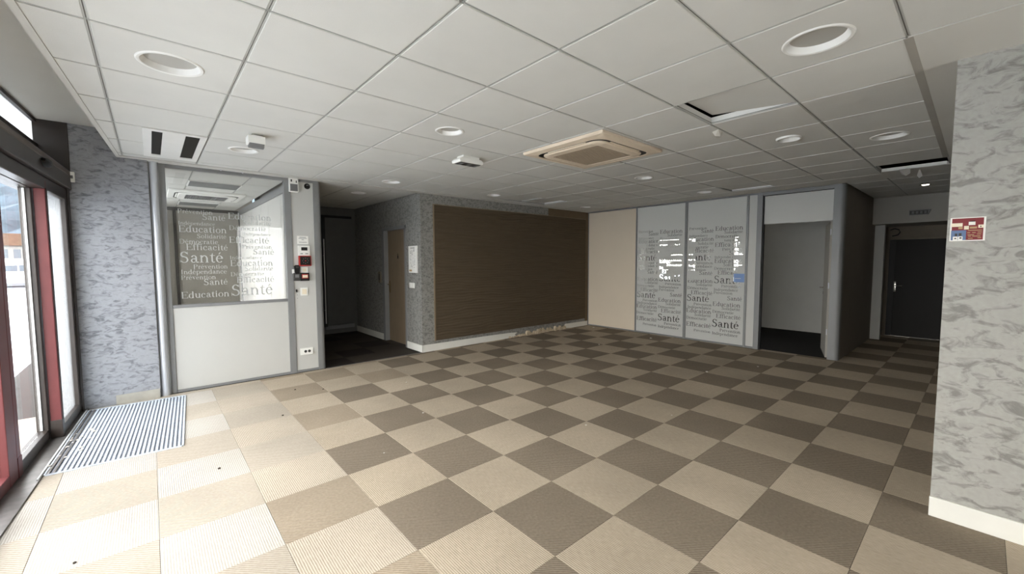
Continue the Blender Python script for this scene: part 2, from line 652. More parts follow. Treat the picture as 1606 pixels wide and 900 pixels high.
rest = {k: MB() for k in tm}
GX, GY = 1.4722, 2.3546
YB = 5.95                                  # front line of the back wall and of the office partition
for i in range(-7, 20):
    for j in range(-12, 18):
        x0, y0 = GX + 0.5 * i, GY + 0.5 * j
        x1, y1 = x0 + 0.5, y0 + 0.5
        # parity: cell a=i, b=-j-1 light when even
        light = (i - j - 1) % 2 == 0
        if y0 < YB - 0.05:
            if x1 < -0.95 or x0 > 10.8 or (x0 > 7.6 and y0 > 1.34) or (x0 >= 3.4 and y1 < 0.12):
                continue
            r = random.random()
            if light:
                k = 'carpet_light_pale' if x0 < 0.2 else ('carpet_light_mid' if x0 < 0.7 else 'carpet_light')  # tiles nearer the doors take the copies with daylight in their colour
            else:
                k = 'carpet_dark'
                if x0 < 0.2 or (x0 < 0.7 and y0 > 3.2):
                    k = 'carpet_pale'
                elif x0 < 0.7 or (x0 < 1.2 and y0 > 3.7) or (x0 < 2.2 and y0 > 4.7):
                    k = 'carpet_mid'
            yy1 = min(y1, YB)
            if yy1 < y1 - 1e-4:
                if in_frame(x0, x1, y0, yy1, 0) and x0 < 7.5:
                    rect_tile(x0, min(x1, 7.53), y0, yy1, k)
                continue
        else:
            continue
        if in_frame(x0, x1, y0, y1, 0):
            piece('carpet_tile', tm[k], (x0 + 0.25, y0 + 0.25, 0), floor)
        else:
            rest[k].box(x0, x1, y0, y1, -0.006, 0)
# hall behind the partition: darker tiles from the threshold on
for i in range(0, 4):
    for j in range(0, 6):
        x0, y0 = 1.7 + 0.5 * i, YB + 0.5 * j
        k = 'carpet_hall' if (i * 2 + j) % 3 else 'carpet_hall2'
        if in_frame(x0, x0 + 0.5, y0, y0 + 0.5, 0):
            piece('carpet_tile', tm[k], (x0 + 0.25, y0 + 0.25, 0), floor)
        else:
            rest[k].box(x0, x0 + 0.5, y0, y0 + 0.5, -0.006, 0)
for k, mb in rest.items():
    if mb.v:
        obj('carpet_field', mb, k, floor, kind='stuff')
obj('threshold_strip', MB().box(1.78, 3.28, YB - 0.012, YB + 0.012, 0, 0.004, 0.001), 'track', floor, label='thin metal strip between beige and dark carpet')
obj('room_carpet', MB().box(7.6, 10.1, 1.34, 5.95, -0.006, 0.002), 'room_dark_carpet', floor, label='black carpet of the room behind the open door')
obj('office_carpet', MB().box(-0.4, 1.5, 6.06, 10.7, -0.006, 0.0), 'carpet_hall', floor)

# ------------------------------------------------------------------ ceiling
ceiling = obj('ceiling', MB().box(-1.4, 11.2, -3.4, 11.0, 2.92, 3.05), 'plenum', kind='structure',
              label='suspended ceiling of white square tiles in a metal grid', cat='ceiling')
CX, CY, P = 1.0351, 2.6896, 0.6
TG = 0.0095                               # half of the reveal between tiles


def lip(y):
    return -0.376 + 0.0592 * (y - 2.69)


def tile_box(w, d):
    a, b, c = w / 2, d / 2, 0.0025
    vs = [(-a, -b, 0.018), (a, -b, 0.018), (a, b, 0.018), (-a, b, 0.018), (-a, -b, 0.0025), (a, -b, 0.0025), (a, b, 0.0025), (-a, b, 0.0025),
          (-a + c, -b + c, 0), (a - c, -b + c, 0), (a - c, b - c, 0), (-a + c, b - c, 0)]
    fs = [(3, 2, 1, 0), (8, 9, 10, 11)] + [(i, (i + 1) % 4, 4 + (i + 1) % 4, 4 + i) for i in range(4)] + [(4 + i, 4 + (i + 1) % 4, 8 + (i + 1) % 4, 8 + i) for i in range(4)]
    return MB().add(vs, fs)


def tile_hole(r):
    """full tile with a round cut-out"""
    a, c, n = P / 2 - TG, 0.0025, 40
    def sq(h, ang):
        u, v = math.cos(ang), math.sin(ang)
        k = h / max(abs(u), abs(v))
        return u * k, v * k
    mb = MB()
    vs, fs = [], []
    angs = [2 * PI * (k + 0.5) / n for k in range(n)]
    angs = sorted(set(angs + [PI / 4, 3 * PI / 4, 5 * PI / 4, 7 * PI / 4]))
    n = len(angs)
    rings = [[(r * math.cos(t), r * math.sin(t), 0.018) for t in angs], [(r * math.cos(t), r * math.sin(t), 0) for t in angs],
             [sq(a - c, t) + (0,) for t in angs], [sq(a, t) + (0.0025,) for t in angs], [sq(a, t) + (0.018,) for t in angs]]
    for q in rings:
        vs += q
    for i in range(4):
        for k in range(n):
            k2 = (k + 1) % n
            fs.append((i * n + k, i * n + k2, (i + 1) * n + k2, (i + 1) * n + k))
    return mb.add(vs, fs)


full = mesh('ceiling_tile', tile_box(P - 2 * TG, P - 2 * TG), 'tile')
LIGHTS = [  # centre x, y, outer radius, label, drop
    (0.135, 2.99, 0.150, 'large recessed downlight nearest the entrance doors, in the left foreground tiles'),
    (2.535, 0.59, 0.150, 'large recessed downlight in the right foreground, nearest the stuccoed pillar'),
    (0.735, 4.79, 0.128, 'recessed downlight half hidden behind the white ceiling motion detector'),
    (1.935, 2.99, 0.120, 'recessed downlight in mid ceiling, in front of the emergency light box'),
    (2.535, 5.39, 0.128, 'recessed downlight just in front of the hall ceiling, right of the partition corner'),
    (2.535, 6.59, 0.122, 'recessed downlight inside the dark hall behind the partition'),
    (4.335, 5.39, 0.120, 'recessed downlight close to the top edge of the brown ribbed panel'),
    (4.935, 2.99, 0.120, 'recessed downlight just beyond the beige air conditioning cassette'),
    (6.735, 2.99, 0.112, 'small recessed downlight in front of the right lettered glass pane'),
    (6.735, 5.39, 0.112, 'farthest recessed downlight, in the corner above the cream panel'),
    (4.335, 1.19, 0.100, 'small downlight with a proud white ring, beside the lifted ceiling tile'),
    (4.935, 0.59, 0.135, 'recessed downlight before the open gap in the far right ceiling'),
]
holes = {(round((x - CX - 0.3) / P), round((y - CY - 0.3) / P)): r for x, y, r, _ in LIGHTS}
hole_mesh = {}
# special cells: lifted tile, open gap, sagging tiles
LIFT, GAP = (3, -3), (9, -4)
SAG = {(7, 4): (0.035, 'y'), (6, 4): (0.02, 'y'), (9, -1): (0.03, 'x'), (2, -2): (0, 'c')}
rest_t = MB()


def tiles(i0, i1, j0, j1, xa, xb, ya, yb, z=HC, slanted=False):
    for i in range(i0, i1):
        for j in range(j0, j1):
            x0, x1 = CX + P * i, CX + P * (i + 1)
            y0, y1 = CY + P * j, CY + P * (j + 1)
            if (i, j) in (GAP,) and z == HC:
                # pushed back: only a strip of the tile is left on the near side
                continue
            if x0 > 2.8 and y1 < 0.3 and ya < 0.3 and x0 < 7.4:
                continue
            ax, bx, ay, by = max(x0, xa), min(x1, xb), max(y0, ya), min(y1, yb)
            if slanted and x0 < lip(y0) + 0.03:
                pts = [(lip(ay) + 0.004, ay + TG), (bx - TG, ay + TG), (bx - TG, by - TG), (lip(by) + 0.004, by - TG)]
                if pts[1][0] - pts[0][0] < 0.02:
                    continue
                if in_frame(ax, bx, ay, by, z):
                    obj('ceiling_tile', MB().prism(pts, z, z + 0.018), 'tile', ceiling)
                else:
                    rest_t.prism(pts, z, z + 0.018)
                continue
            if bx - ax < 0.04 or by - ay < 0.04:
                continue
            if not in_frame(ax, bx, ay, by, z):
                rest_t.box(ax + TG, bx - TG, ay + TG, by - TG, z, z + 0.018)
                continue
            whole = bx - ax > P - 1e-3 and by - ay > P - 1e-3
            loc = ((ax + bx) / 2, (ay + by) / 2, z)
            if (i, j) in holes and whole:
                r = holes[(i, j)] - 0.012
                if r not in hole_mesh:
                    hole_mesh[r] = mesh('ceiling_tile', tile_hole(r), 'tile')
                piece('ceiling_tile', hole_mesh[r], loc, ceiling)
            elif (i, j) == LIFT and z == HC:
                o = piece('ceiling_tile', full, (loc[0], loc[1] - 0.002, z + 0.036), ceiling,
                          Matrix.Rotation(0.105, 4, 'X') @ Matrix.Rotation(-0.012, 4, 'Y'))
            elif (i, j) in SAG and z == HC and SAG[(i, j)][1] != 'c':
                d, axn = SAG[(i, j)]
                piece('ceiling_tile', full, (loc[0], loc[1], z + d * 0.5 + 0.002), ceiling,
                      Matrix.Rotation(-d * 1.6, 4, 'Y'))
            elif whole:
                piece('ceiling_tile', full, loc, ceiling)
            else:
                piece('ceiling_tile', mesh('ceiling_tile', tile_box(bx - ax - 2 * TG, by - ay - 2 * TG), 'tile'), loc, ceiling)


XE = 7.035
tiles(-3, 10, -10, 6, -1, XE, -3.1, 5.83, slanted=True)          # main room
tiles(1, 4, 5, 11, 1.79, 3.27, 5.99, 8.72)                       # hall
tiles(-2, 1, 5, 14, -0.2, 1.42, 6.08, 10.6)                      # office
tiles(10, 15, -5, -2, 7.465, 9.8, 0.14, 1.335)                   # corridor
if rest_t.v:
    obj('tile_field', rest_t, 'tile', ceiling, kind='stuff')


def runner(name, x0, x1, y0, y1, parent=ceiling, z=HC + 0.0035):
    """fine line runner: two flanges with a groove between"""
    mb = MB()
    w, g = 0.0105, 0.0025
    if x1 - x0 > y1 - y0:
        c = (y0 + y1) / 2
        mb.box(x0, x1, c - w, c - g, z, z + 0.004)
        mb.box(x0, x1, c + g, c + w, z, z + 0.004)
        o = obj(name, mb, 'runner', parent)
        obj('runner_groove', MB().box(x0, x1, c - w, c + w, z + 0.0042, z + 0.009), 'runner_dark', o)
        obj('runner_web', MB().box(x0, x1, c - 0.003, c + 0.003, z + 0.009, z + 0.05), 'web', o)
    else:
        c = (x0 + x1) / 2
        mb.box(c - w, c - g, y0, y1, z, z + 0.004)
        mb.box(c + g, c + w, y0, y1, z, z + 0.004)
        o = obj(name, mb, 'runner', parent)
        obj('runner_groove', MB().box(c - w, c + w, y0, y1, z + 0.0042, z + 0.009), 'runner_dark', o)
        obj('runner_web', MB().box(c - 0.003, c + 0.003, y0, y1, z + 0.009, z + 0.05), 'web', o)


for i in range(-2, 11):
    x = CX + P * i
    ya = 0.29 if x > 2.8 else -3.1
    if x < -0.5:
        continue
    yb = 5.83
    if i == -2:
        runner('ceiling_runner', x, x, -3.1, 5.83)
    else:
        if x < XE + 0.05:
            runner('ceiling_runner', x, x, ya, yb)
for j in range(-9, 6):
    y = CY + P * j
    x1 = XE if y > 0.2 else 2.835
    if j == 5:
        runner('ceiling_runner', lip(y), XE, y, y)
    else:
        runner('ceiling_runner', lip(y), x1, y, y)
for i in range(2, 4):
    runner('ceiling_runner', CX + P * i, CX + P * i, 5.99, 8.72)
for j in range(6, 10):
    runner('ceiling_runner', 1.79, 3.27, CY + P * j, CY + P * j)
for i in (-1, 0):
    runner('ceiling_runner', CX + P * i, CX + P * i, 6.08, 10.6)
for j in range(6, 13):
    runner('ceiling_runner', -0.2, 1.42, CY + P * j, CY + P * j)
runner('ceiling_runner', 7.465, 9.8, 0.89, 0.89)
for k in range(1, 4):
    runner('ceiling_runner', 7.465 + 0.6 * k, 7.465 + 0.6 * k, 0.14, 1.335)

for hx_ in (0.66, 0.875):
    obj('hook', MB().tube([(hx_, 5.90, HC + 0.0), (hx_, 5.90, HC - 0.02), (hx_ + 0.01, 5.90, HC - 0.026), (hx_ + 0.016, 5.90, HC - 0.016)], 0.004), 'silver', ceiling)
# plain plaster borders
tb = MB()
tb.prism([(XE, 0.28), (7.465, 0.28), (7.465, 5.83), (XE, 5.83)], HC - 0.001, HC + 0.03)
obj('plaster_border', tb, 'plaster', ceiling)
tb = MB()
tb.prism([(2.835, 0.10), (7.465, 0.10), (7.465, 0.29), (2.835, 0.29)], HC - 0.001, HC + 0.03)
tb.prism([(2.835, -3.1), (3.37, -3.1), (3.37, 0.10), (2.835, 0.10)], HC - 0.001, HC + 0.03)
obj('plaster_border', tb, 'plaster', ceiling)
obj('joint_tape', MB().prism([(2.84, 0.272), (6.4, 0.285), (6.4, 0.330), (2.84, 0.308)], HC - 0.0022, HC - 0.001), 'grey_wall', ceiling,
    label='grey joint strip torn along the plaster edge')
tb = MB()
for y0, y1 in ((-3.1, 5.9),):
    pts = [(lip(y0) - 0.028, y0), (lip(y0) + 0.004, y0), (lip(y1) + 0.004, y1), (lip(y1) - 0.028, y1)]
    tb.prism(pts, HC - 0.006, 2.83)
obj('trim_1', tb, 'plaster', kind='structure', label='white lip edging the tiles along the higher entrance ceiling', cat='trim')
tb = MB().box(lip(5.83) - 0.02, 3.30, 5.83, 5.985, HC - 0.008, HC + 0.05)
tb.box(3.30, 7.50, 5.83, 5.96, HC - 0.008, HC + 0.05)
obj('trim_2', tb, 'plaster', kind='structure', label='white flat trim where the tiles meet the partition and back wall', cat='trim')
pts = [ffx(-9.3, -0.25), ffx(0.1, -0.25), (lip(5.95), 5.95), (lip(-3.1), -3.1)]
obj('ceiling_entrance', MB().prism([(p[0], p[1]) for p in pts], 2.83, 2.90), 'plaster', kind='structure',
    label='plain plaster ceiling above the entrance doors', cat='ceiling')
# gap in the far right ceiling: white torn rim, remaining tile, grey beam
gp = MB()
pts = []
n = 22
for k in range(n + 1):
    y = 0.32 + 0.56 * k / n
    pts.append((y, HC + 0.003 - random.random() * 0.004))
pts = [(0.88, HC + 0.036), (0.32, HC + 0.036)] + pts
gp.prism(pts, 6.885, 6.91, 'x')
obj('torn_rim', gp, 'white_plastic', ceiling, label='ragged white plasterboard edge of the ceiling gap')
obj('gap_beam', MB().box(6.91, 7.04, 0.29, 0.89, HC - 0.001, HC + 0.03), 'plaster', ceiling)

# ------------------------------------------------------------------ walls
def sbox(name, dims, mat, label, cat='wall', parent=None):
    return obj(name, MB().box(*dims), mat, parent, kind='structure', label=label, cat=cat)


# stuccoed wall beside the doors
wl_ = sbox('wall_left', (-0.60, 0.024, 5.90, 6.10, 0, 2.92), 'stucco_entry', 'bluish grey stuccoed wall between entrance doors and partition')
obj('baseboard_left', MB().box(-0.33, 0.02, 5.890, 5.90, 0, 0.10, 0.002), 'skirt_worn', kind='structure', label='worn tan skirting under the stuccoed wall by the mat', cat='baseboard')

# back wall with the ribbed brown panel
sbox('wall_back', (3.275, 7.66, YB, 6.10, 0, 2.92), 'stucco_fine', 'grey stuccoed back wall around the brown ribbed panel')
obj('wall_patch', MB().box(6.22, 7.52, YB - 0.004, YB + 0.01, 2.40, HC - 0.01), 'brown_paint', label='bare brown paint patch at the top right of the back wall', cat='wall patch', kind='structure')
obj('wall_patch', MB().box(7.425, 7.525, YB - 0.003, YB + 0.01, 0.10, 2.40), 'brown_paint', label='brown painted strip between the ribbed panel and cream panel', cat='wall patch', kind='structure')
rib = empty('wall_panel', (5.47, YB, 0.15), 'large dark brown panel of wavy horizontal ribs on the back wall', 'wall panel')
RX0, RX1, RZ0, RZ1 = 3.52, 7.425, 0.165, 2.40
seams = [RX0, 4.487, 5.434, 6.43, RX1]
NZ = 230
for a, b in zip(seams[:-1], seams[1:]):
    NX = 26
    vs, fs = [], []
    for iz in range(NZ + 1):
        z = RZ0 + (RZ1 - RZ0) * iz / NZ
        for ix in range(NX + 1):
            x = a + 0.002 + (b - a - 0.004) * ix / NX
            wob = 0.012 * math.sin(x * 3.1 + z * 5) + 0.008 * math.sin(x * 6.7 - z * 9 + 1) + 0.006 * math.sin(x * 13 + z * 21)
            ph = (z + wob) / 0.0475
            h = abs(math.sin(PI * ph)) ** 0.7 * (0.7 + 0.3 * math.sin(x * 4.3 + math.floor(ph) * 2.1))
            vs.append((x, YB - 0.006 - 0.016 * h, z))
    for iz in range(NZ):
        for ix in range(NX):
            k = iz * (NX + 1) + ix
            fs.append((k, k + 1, k + NX + 2, k + NX + 1))
    mb = MB().add(vs, fs)
    o = obj('ribbed_board', mb, 'ribbed', rib, smooth=True, fix=False)
    obj('board_back', MB().box(a + 0.001, b - 0.001, YB - 0.008, YB, RZ0, RZ1), 'ribbed', o)
fb = MB().box(RX0 - 0.02, RX0, YB - 0.02, YB, RZ0 - 0.005, RZ1 + 0.012)
obj('edge_strip', fb, 'wood', rib)
obj('edge_strip', MB().box(RX0 - 0.02, RX1, YB - 0.018, YB, RZ1, RZ1 + 0.012), 'wood', rib)

# skirting on the back wall, broken in the middle
sk = empty('baseboard_back', (5.4, YB, 0), 'white skirting of the back wall, torn off in the middle', 'baseboard', kind='structure')
obj('skirting_length', MB().prism([(3.262, 0), (5.20, 0), (5.30, 0.03), (5.27, 0.055), (5.34, 0.085), (5.18, 0.098), (4.6, 0.108), (3.262, 0.115)], YB - 0.016, YB - 0.001, 'y'), 'skirt', sk)
obj('skirting_length', MB().prism([(6.70, 0.02), (6.9, 0), (7.50, 0), (7.50, 0.10), (6.76, 0.105), (6.72, 0.075)], YB - 0.016, YB - 0.001, 'y'), 'skirt', sk)
obj('skirting_length', MB().box(3.259, 3.275, 5.934, 6.455, 0, 0.115, 0.003), 'skirt', sk)
rb = random.Random(3)
cr = MB()
for k in range(26):
    x = 5.12 + 1.62 * k / 26 + rb.uniform(-0.02, 0.02)
    h = rb.uniform(0.04, 0.10) if k > 4 else rb.uniform(0.02, 0.05)
    w = rb.uniform(0.04, 0.09)
    d = rb.uniform(0.012, 0.05)
    cr.prism([(x, 0), (x + w, 0), (x + w * 0.9, h * 0.7), (x + w * 0.45, h), (x + 0.005, h * 0.75)], YB - d, YB, 'y')
obj('broken_plaster', cr, 'plaster_raw', sk, kind='stuff', label='crumbling tan plaster where the skirting is missing')

# hall: right wall with the brown door, end wall
hw = MB()
DY0, DY1, DZ = 6.50, 7.33, 2.05
hw.box(3.275, 3.45, 6.10, DY0, 0, 2.92)
hw.box(3.275, 3.45, DY1, 8.75, 0, 2.92)
hw.box(3.275, 3.45, DY0, DY1, DZ, 2.92)
obj('wall_hall', hw, 'stucco_fine', kind='structure', label='grey speckled hall wall with the brown door', cat='wall')
obj('baseboard_hall', MB().box(3.261, 3.275, DY1 + 0.075, 8.75, 0, 0.115, 0.002), 'skirt', kind='structure', label='white skirting at the far end of the hall wall', cat='baseboard')
sbox('wall_hall_end', (1.5, 3.60, 8.75, 8.90, 0, 2.92), 'hall_dark', 'dark end wall of the hall')
sbox('wall_hall_left', (1.56, 1.66, 6.06, 8.75, 0, 2.92), 'grey_wall', 'hall side of the office partition')

d2 = empty('door_2', (3.275, 6.9, 0), 'brown wooden hall door with a pale frame', 'door', kind='structure')
fm = MB()
obj('door_frame', MB().box(3.262, 3.40, DY0 - 0.045, DY0 + 0.012, 0, DZ + 0.045, 0.003), 'grey_metal', d2)
obj('door_frame', MB().box(3.262, 3.40, DY1 - 0.012, DY1 + 0.075, 0, DZ + 0.045, 0.003), 'grey_metal', d2)
obj('door_frame', MB().box(3.262, 3.40, DY0 - 0.045, DY1 + 0.075, DZ - 0.008, DZ + 0.045, 0.003), 'grey_metal', d2)
leaf = obj('door_leaf', MB().box(3.345, 3.385, DY0 + 0.014, DY1 - 0.014, 0.006, DZ - 0.01, 0.002), 'wood', d2)
obj('pictogram', MB().prism([(6.915 + 0.02 * math.cos(t), 1.56 + 0.035 * math.sin(t)) for t in [2 * PI * k / 12 for k in range(12)]], 3.342, 3.346, 'x').lathe([(0.0, -0.003), (0.012, -0.003), (0.012, 0), (0, 0)], 6.915, 1.61, 3.345, 10, 'x'), 'black', leaf)
hb = MB().box(3.337, 3.345, 7.245, 7.29, 0.90, 1.12, 0.003)
hb.tube([(3.345, 7.268, 1.06), (3.30, 7.268, 1.06), (3.295, 7.25, 1.06), (3.295, 7.15, 1.058)], 0.009)
obj('door_handle', hb, 'brass', leaf, smooth=True)

d5 = empty('door_3', (2.85, 8.74, 0), 'dark grey door with a black frame at the hall end', 'door', kind='structure')
obj('door_frame', MB().box(2.60, 2.66, 8.70, 8.75, 0.16, 2.41), 'black', d5)
obj('door_frame', MB().box(2.60, 3.19, 8.70, 8.75, 2.36, 2.41), 'black', d5)
obj('door_leaf', MB().box(2.66, 3.20, 8.715, 8.75, 0.21, 2.36, 0.003), 'hall_dark', d5)
obj('bottom_rail', MB().box(2.62, 3.20, 8.705, 8.75, 0.10, 0.17), 'grey_metal', d5)
obj('pull_bar', MB().tube([(2.615, 8.66, 0.23), (2.615, 8.66, 1.93)], 0.012).tube([(2.615, 8.66, 0.5), (2.615, 8.70, 0.5)], 0.008).tube([(2.615, 8.66, 1.6), (2.615, 8.70, 1.6)], 0.008), 'white_enamel', d5, smooth=True, label='long white vertical pull bar')

# pillar / right wall
sbox('wall_right', (3.36, 11.2, -3.3, 0.139, 0, 2.92), 'stucco_pillar', 'light grey blotched stucco pillar at the right edge')
obj('baseboard_right', MB().box(3.344, 3.36, -3.1, 0.142, 0, 0.115, 0.003), 'skirt', kind='structure', label='white skirting at the foot of the stucco pillar', cat='baseboard')

# rear of the room, behind the camera: wall with one tall window
sbox('wall_rear', (-1.4, 2.0, -3.3, -3.1, 0, 2.92), 'grey_wall', 'plain rear wall')
sbox('wall_rear_top', (2.0, 3.4, -3.3, -3.1, 2.75, 2.92), 'grey_wall', 'wall above the rear window')
rw = empty('window_1', (2.7, -3.15, 0), 'tall lettered window in the rear wall', 'window', kind='structure')
for x0, x1, z0, z1 in ((2.0, 2.05, 0, 2.75), (3.31, 3.36, 0, 2.75), (2.05, 3.31, 0, 0.12), (2.05, 3.31, 2.68, 2.75)):
    obj('window_frame', MB().box(x0, x1, -3.2, -3.12, z0, z1, 0.004), 'bronze', rw)
obj('glass_pane', MB().box(2.05, 3.31, -3.17, -3.162, 0.12, 2.68), 'rear_film', rw)

# ------------------------------------------------------------------ entrance front (turned frame)
ROOT.append(FM)
ent = empty('door_1', FO, 'dark bronze glazed sliding entrance doors with red edges', 'door', kind='structure', rotz=TH)
B = lambda *a: MB().box(*a)
fr = lambda nm, dims, mat, par=ent, bev=0.004, **k: obj(nm, MB().box(*dims, bev), mat, par, 'root', **k)
# corner post, header, transom
fr('corner_post', (-0.20, 0.012, -0.12, -0.005, 0, 2.36), 'bronze')
fr('side_return', (-0.24, 0.03, -0.06, 0.02, 2.30, 2.85), 'bronze')
hd = fr('header_box', (-0.20, 0.03, -9.2, -0.0, 2.19, 2.375), 'bronze', bev=0.012)
fr('header_cover', (0.0, 0.034, -9.2, -0.09, 2.315, 2.365), 'bronze_light', hd, 0.01)
fr('header_soffit', (-0.20, 0.0, -9.2, -0.0, 2.09, 2.19), 'bronze', bev=0.006)
fr('transom_rail', (-0.23, -0.17, -9.2, -0.02, 2.80, 2.84), 'bronze')
fr('transom_rail', (-0.23, -0.17, -9.2, -0.02, 2.37, 2.60), 'bronze')
obj('transom_pane', MB().box(-0.206, -0.198, -6.25, -0.06, 2.60, 2.80), 'frosted', ent, 'root')
sens = MB().lathe([(0.0, 0.036), (0.02, 0.034), (0.03, 0.022), (0.032, 0.0)], 0, 0, 0, 16, 'x')
sens.v = [(0.032 + x, -0.98 + y * 3.1, 2.282 + z * 1.1) for x, y, z in sens.v]
obj('motion_sensor', sens, 'black', hd, 'root', smooth=True, label='black radar sensor on the door header')
fr('threshold', (-0.16, 0.045, -9.2, -0.01, -0.004, 0.010), 'track', bev=0.002)
fr('track_rail', (0.028, 0.040, -1.78, -0.10, 0.010, 0.016), 'light_edge', bev=0.002)


def leaf_(s0, s1, n0, n1, inner, edge, wl=0.055, wr=0.06, name='sliding_leaf', gl='glass_dusty'):
    """one glazed leaf between s0 < s1, thickness n0..n1"""
    z0, z1, zb, zt = 0.012, 2.16, 0.095, 2.085
    l = obj(name, MB().box(n0 + 0.026, n0 + 0.034, s0 + wl, s1 - wr, zb, zt), gl, ent, 'root')
    for q in ((s0, s0 + wl, z0, z1, edge), (s1 - wr, s1, z0, z1, inner), (s0 + wl, s1 - wr, z0, zb, inner), (s0 + wl, s1 - wr, zt, z1, inner)):
        nm = 'stile' if q[3] - q[2] > 1 else 'rail'
        obj(nm, MB().box(n0, n1, q[0], q[1], q[2], q[3], 0.004), q[4], l, 'root')
    return l


LB = leaf_(-0.862, -0.115, -0.066, 0.0, 'bronze', 'red_paint', name='fixed_leaf', gl='glass_milky')
obj('stile_cover', MB().box(-0.060, 0.003, -0.835, -0.806, 0.05, 2.10, 0.002), 'bronze', LB, 'root')
obj('foot_cap', MB().box(-0.070, 0.004, -0.866, -0.80, 0.010, 0.16, 0.003), 'bronze', LB, 'root')
LA = leaf_(-1.66, -0.80, -0.142, -0.074, 'bronze', 'red_paint', wl=0.075, wr=0.09)
obj('glazing_bead', MB().box(-0.118, -0.105, -0.905, -0.888, 0.10, 2.08), 'light_edge', LA, 'root')
obj('foot_cap', MB().box(-0.146, -0.070, -1.664, -1.58, 0.010, 0.15, 0.003), 'red_paint', LA, 'root')
LC = leaf_(-2.46, -1.664, -0.142, -0.074, 'red_paint', 'bronze', wl=0.09, wr=0.16)
leaf_(-3.2, -2.45, -0.066, 0.0, 'bronze', 'bronze', name='fixed_leaf')
obj('corner_post', MB().box(-0.2, 0.012, -3.32, -3.2, 0, 2.3, 0.004), 'bronze', ent, 'root')
shop = empty('window_2', ffx(-3.4), 'shop window panes along the street front', 'window', kind='structure', rotz=TH)
for k in range(2):
    s0 = -3.32 - 1.45 * k
    obj('glass_pane', MB().box(-0.04, -0.032, s0 - 1.40, s0, 0.10, 2.09), 'glass', shop, 'root')
    obj('window_frame', MB().box(-0.07, 0.0, s0 - 1.45, s0 - 1.39, 0.0, 2.1, 0.004), 'bronze', shop, 'root')
obj('window_frame', MB().box(-0.07, 0.0, -6.25, -3.32, 0.0, 0.10, 0.004), 'bronze', shop, 'root')
obj('wall_front', MB().box(-0.30, -0.20, -9.4, 0.0, 2.84, 3.05), 'render_white', None, 'root', kind='structure', label='wall band above the entrance front', cat='wall')
obj('wall_front', MB().box(-0.30, 0.0, -9.4, -6.25, 0.0, 3.05), 'render_white', None, 'root', kind='structure', label='street wall pier behind the camera', cat='wall')
# office part of the street front, with its window
of = MB().box(-0.22, -0.02, 0.02, 0.75, 0, 3.0).box(-0.22, -0.02, 0.75, 3.9, 0, 0.85).box(-0.22, -0.02, 0.75, 3.9, 2.5, 3.0).box(-0.22, -0.02, 3.9, 5.2, 0, 3.0)
obj('wall_office_street', of, 'grey_wall', None, 'root', kind='structure', label='street wall of the small office', cat='wall')
ow = empty('window_3', ffx(2.3), 'window of the small office', 'window', kind='structure', rotz=TH)
obj('glass_pane', MB().box(-0.14, -0.13, 0.79, 3.86, 0.89, 2.46), 'glass', ow, 'root')
for q in ((0.75, 0.79, 0.85, 2.5), (3.86, 3.9, 0.85, 2.5), (0.79, 3.86, 0.85, 0.89), (0.79, 3.86, 2.46, 2.5), (2.3, 2.35, 0.89, 2.46)):
    obj('window_frame', MB().box(-0.18, -0.10, *q, 0.003), 'bronze', ow, 'root')
portal('daylight_portal', FM @ Vector((-0.25, 2.3, 1.68)), (0, -PI / 2, TH), 1.6, 3.1)

# ------------------------------------------------------------------ doormat
mat_ = empty('entrance_mat', ffx(-0.91, 0.43), 'ribbed aluminium entrance doormat sunk before the glass doors', 'doormat', rotz=TH)
N0, N1, S0, S1 = 0.055, 0.80, -1.70, -0.125
obj('mat_bed', MB().box(N0, N1, S0, S1, -0.004, 0.002), 'mat_felt', mat_, 'root')
for a in ((N0 - 0.01, N0, S0, S1), (N1, N1 + 0.014, S0, S1), (N0, N1, S0 - 0.012, S0), (N0, N1, S1, S1 + 0.012)):
    obj('mat_frame', MB().box(*a, -0.004, 0.009, 0.002), 'mat_alu', mat_, 'root')
nst = 27
pt = (N1 - N0) / nst
for k in range(nst):
    x = N0 + pt * k
    obj('mat_strip', MB().box(x + 0.003, x + pt - 0.009, S0 + 0.002, S1 - 0.002, 0.002, 0.0095, 0.0025), 'track' if k < 2 else 'mat_alu', mat_, 'root')
ROOT.pop()

# ------------------------------------------------------------------ office partition (left)
po = empty('wall_office', (0.95, 6.0, 0), 'pale office partition of grey metal frame, panels and lettered glass', 'partition', kind='structure')
YF, YK = 5.97, 6.05
bx = lambda nm, d, m, par=po, bev=0.003, **k: obj(nm, MB().box(*d, bev), m, par, **k)
bx('frame_post', (0.112, 0.168, YF, YK, 0, HC), 'grey_metal')
bx('frame_post', (1.336, 1.415, YF, YK, 0, HC), 'grey_metal')
cp = [(1.688, YF), (1.735, YF)] + [(1.735 + 0.05 * math.sin(t), YF + 0.05 - 0.05 * math.cos(t)) for t in [PI / 2 * k / 6 for k in range(1, 7)]] + [(1.785, YK), (1.688, YK)]
obj('corner_post', MB().prism(cp, 0, HC), 'grey_metal', po, smooth=True)
bx('frame_rail', (0.168, 1.688, YF + 0.002, YK, 2.532, HC), 'grey_metal')
bx('frame_rail', (0.168, 1.336, YF + 0.002, YK, 0.966, 1.0), 'grey_metal')
bx('frame_rail', (0.168, 1.688, YF + 0.002, YK, 0, 0.030), 'grey_metal')
bx('wall_panel', (0.168, 1.336, YF + 0.012, YF + 0.04, 0.03, 0.966), 'panel')
bx('wall_panel', (1.415, 1.688, YF + 0.012, YF + 0.04, 0.03, 2.532), 'panel')
gp_ = obj('glass_pane', MB().box(0.168, 1.336, YF + 0.020, YF + 0.026, 1.0, 2.532), 'glass_int', po)
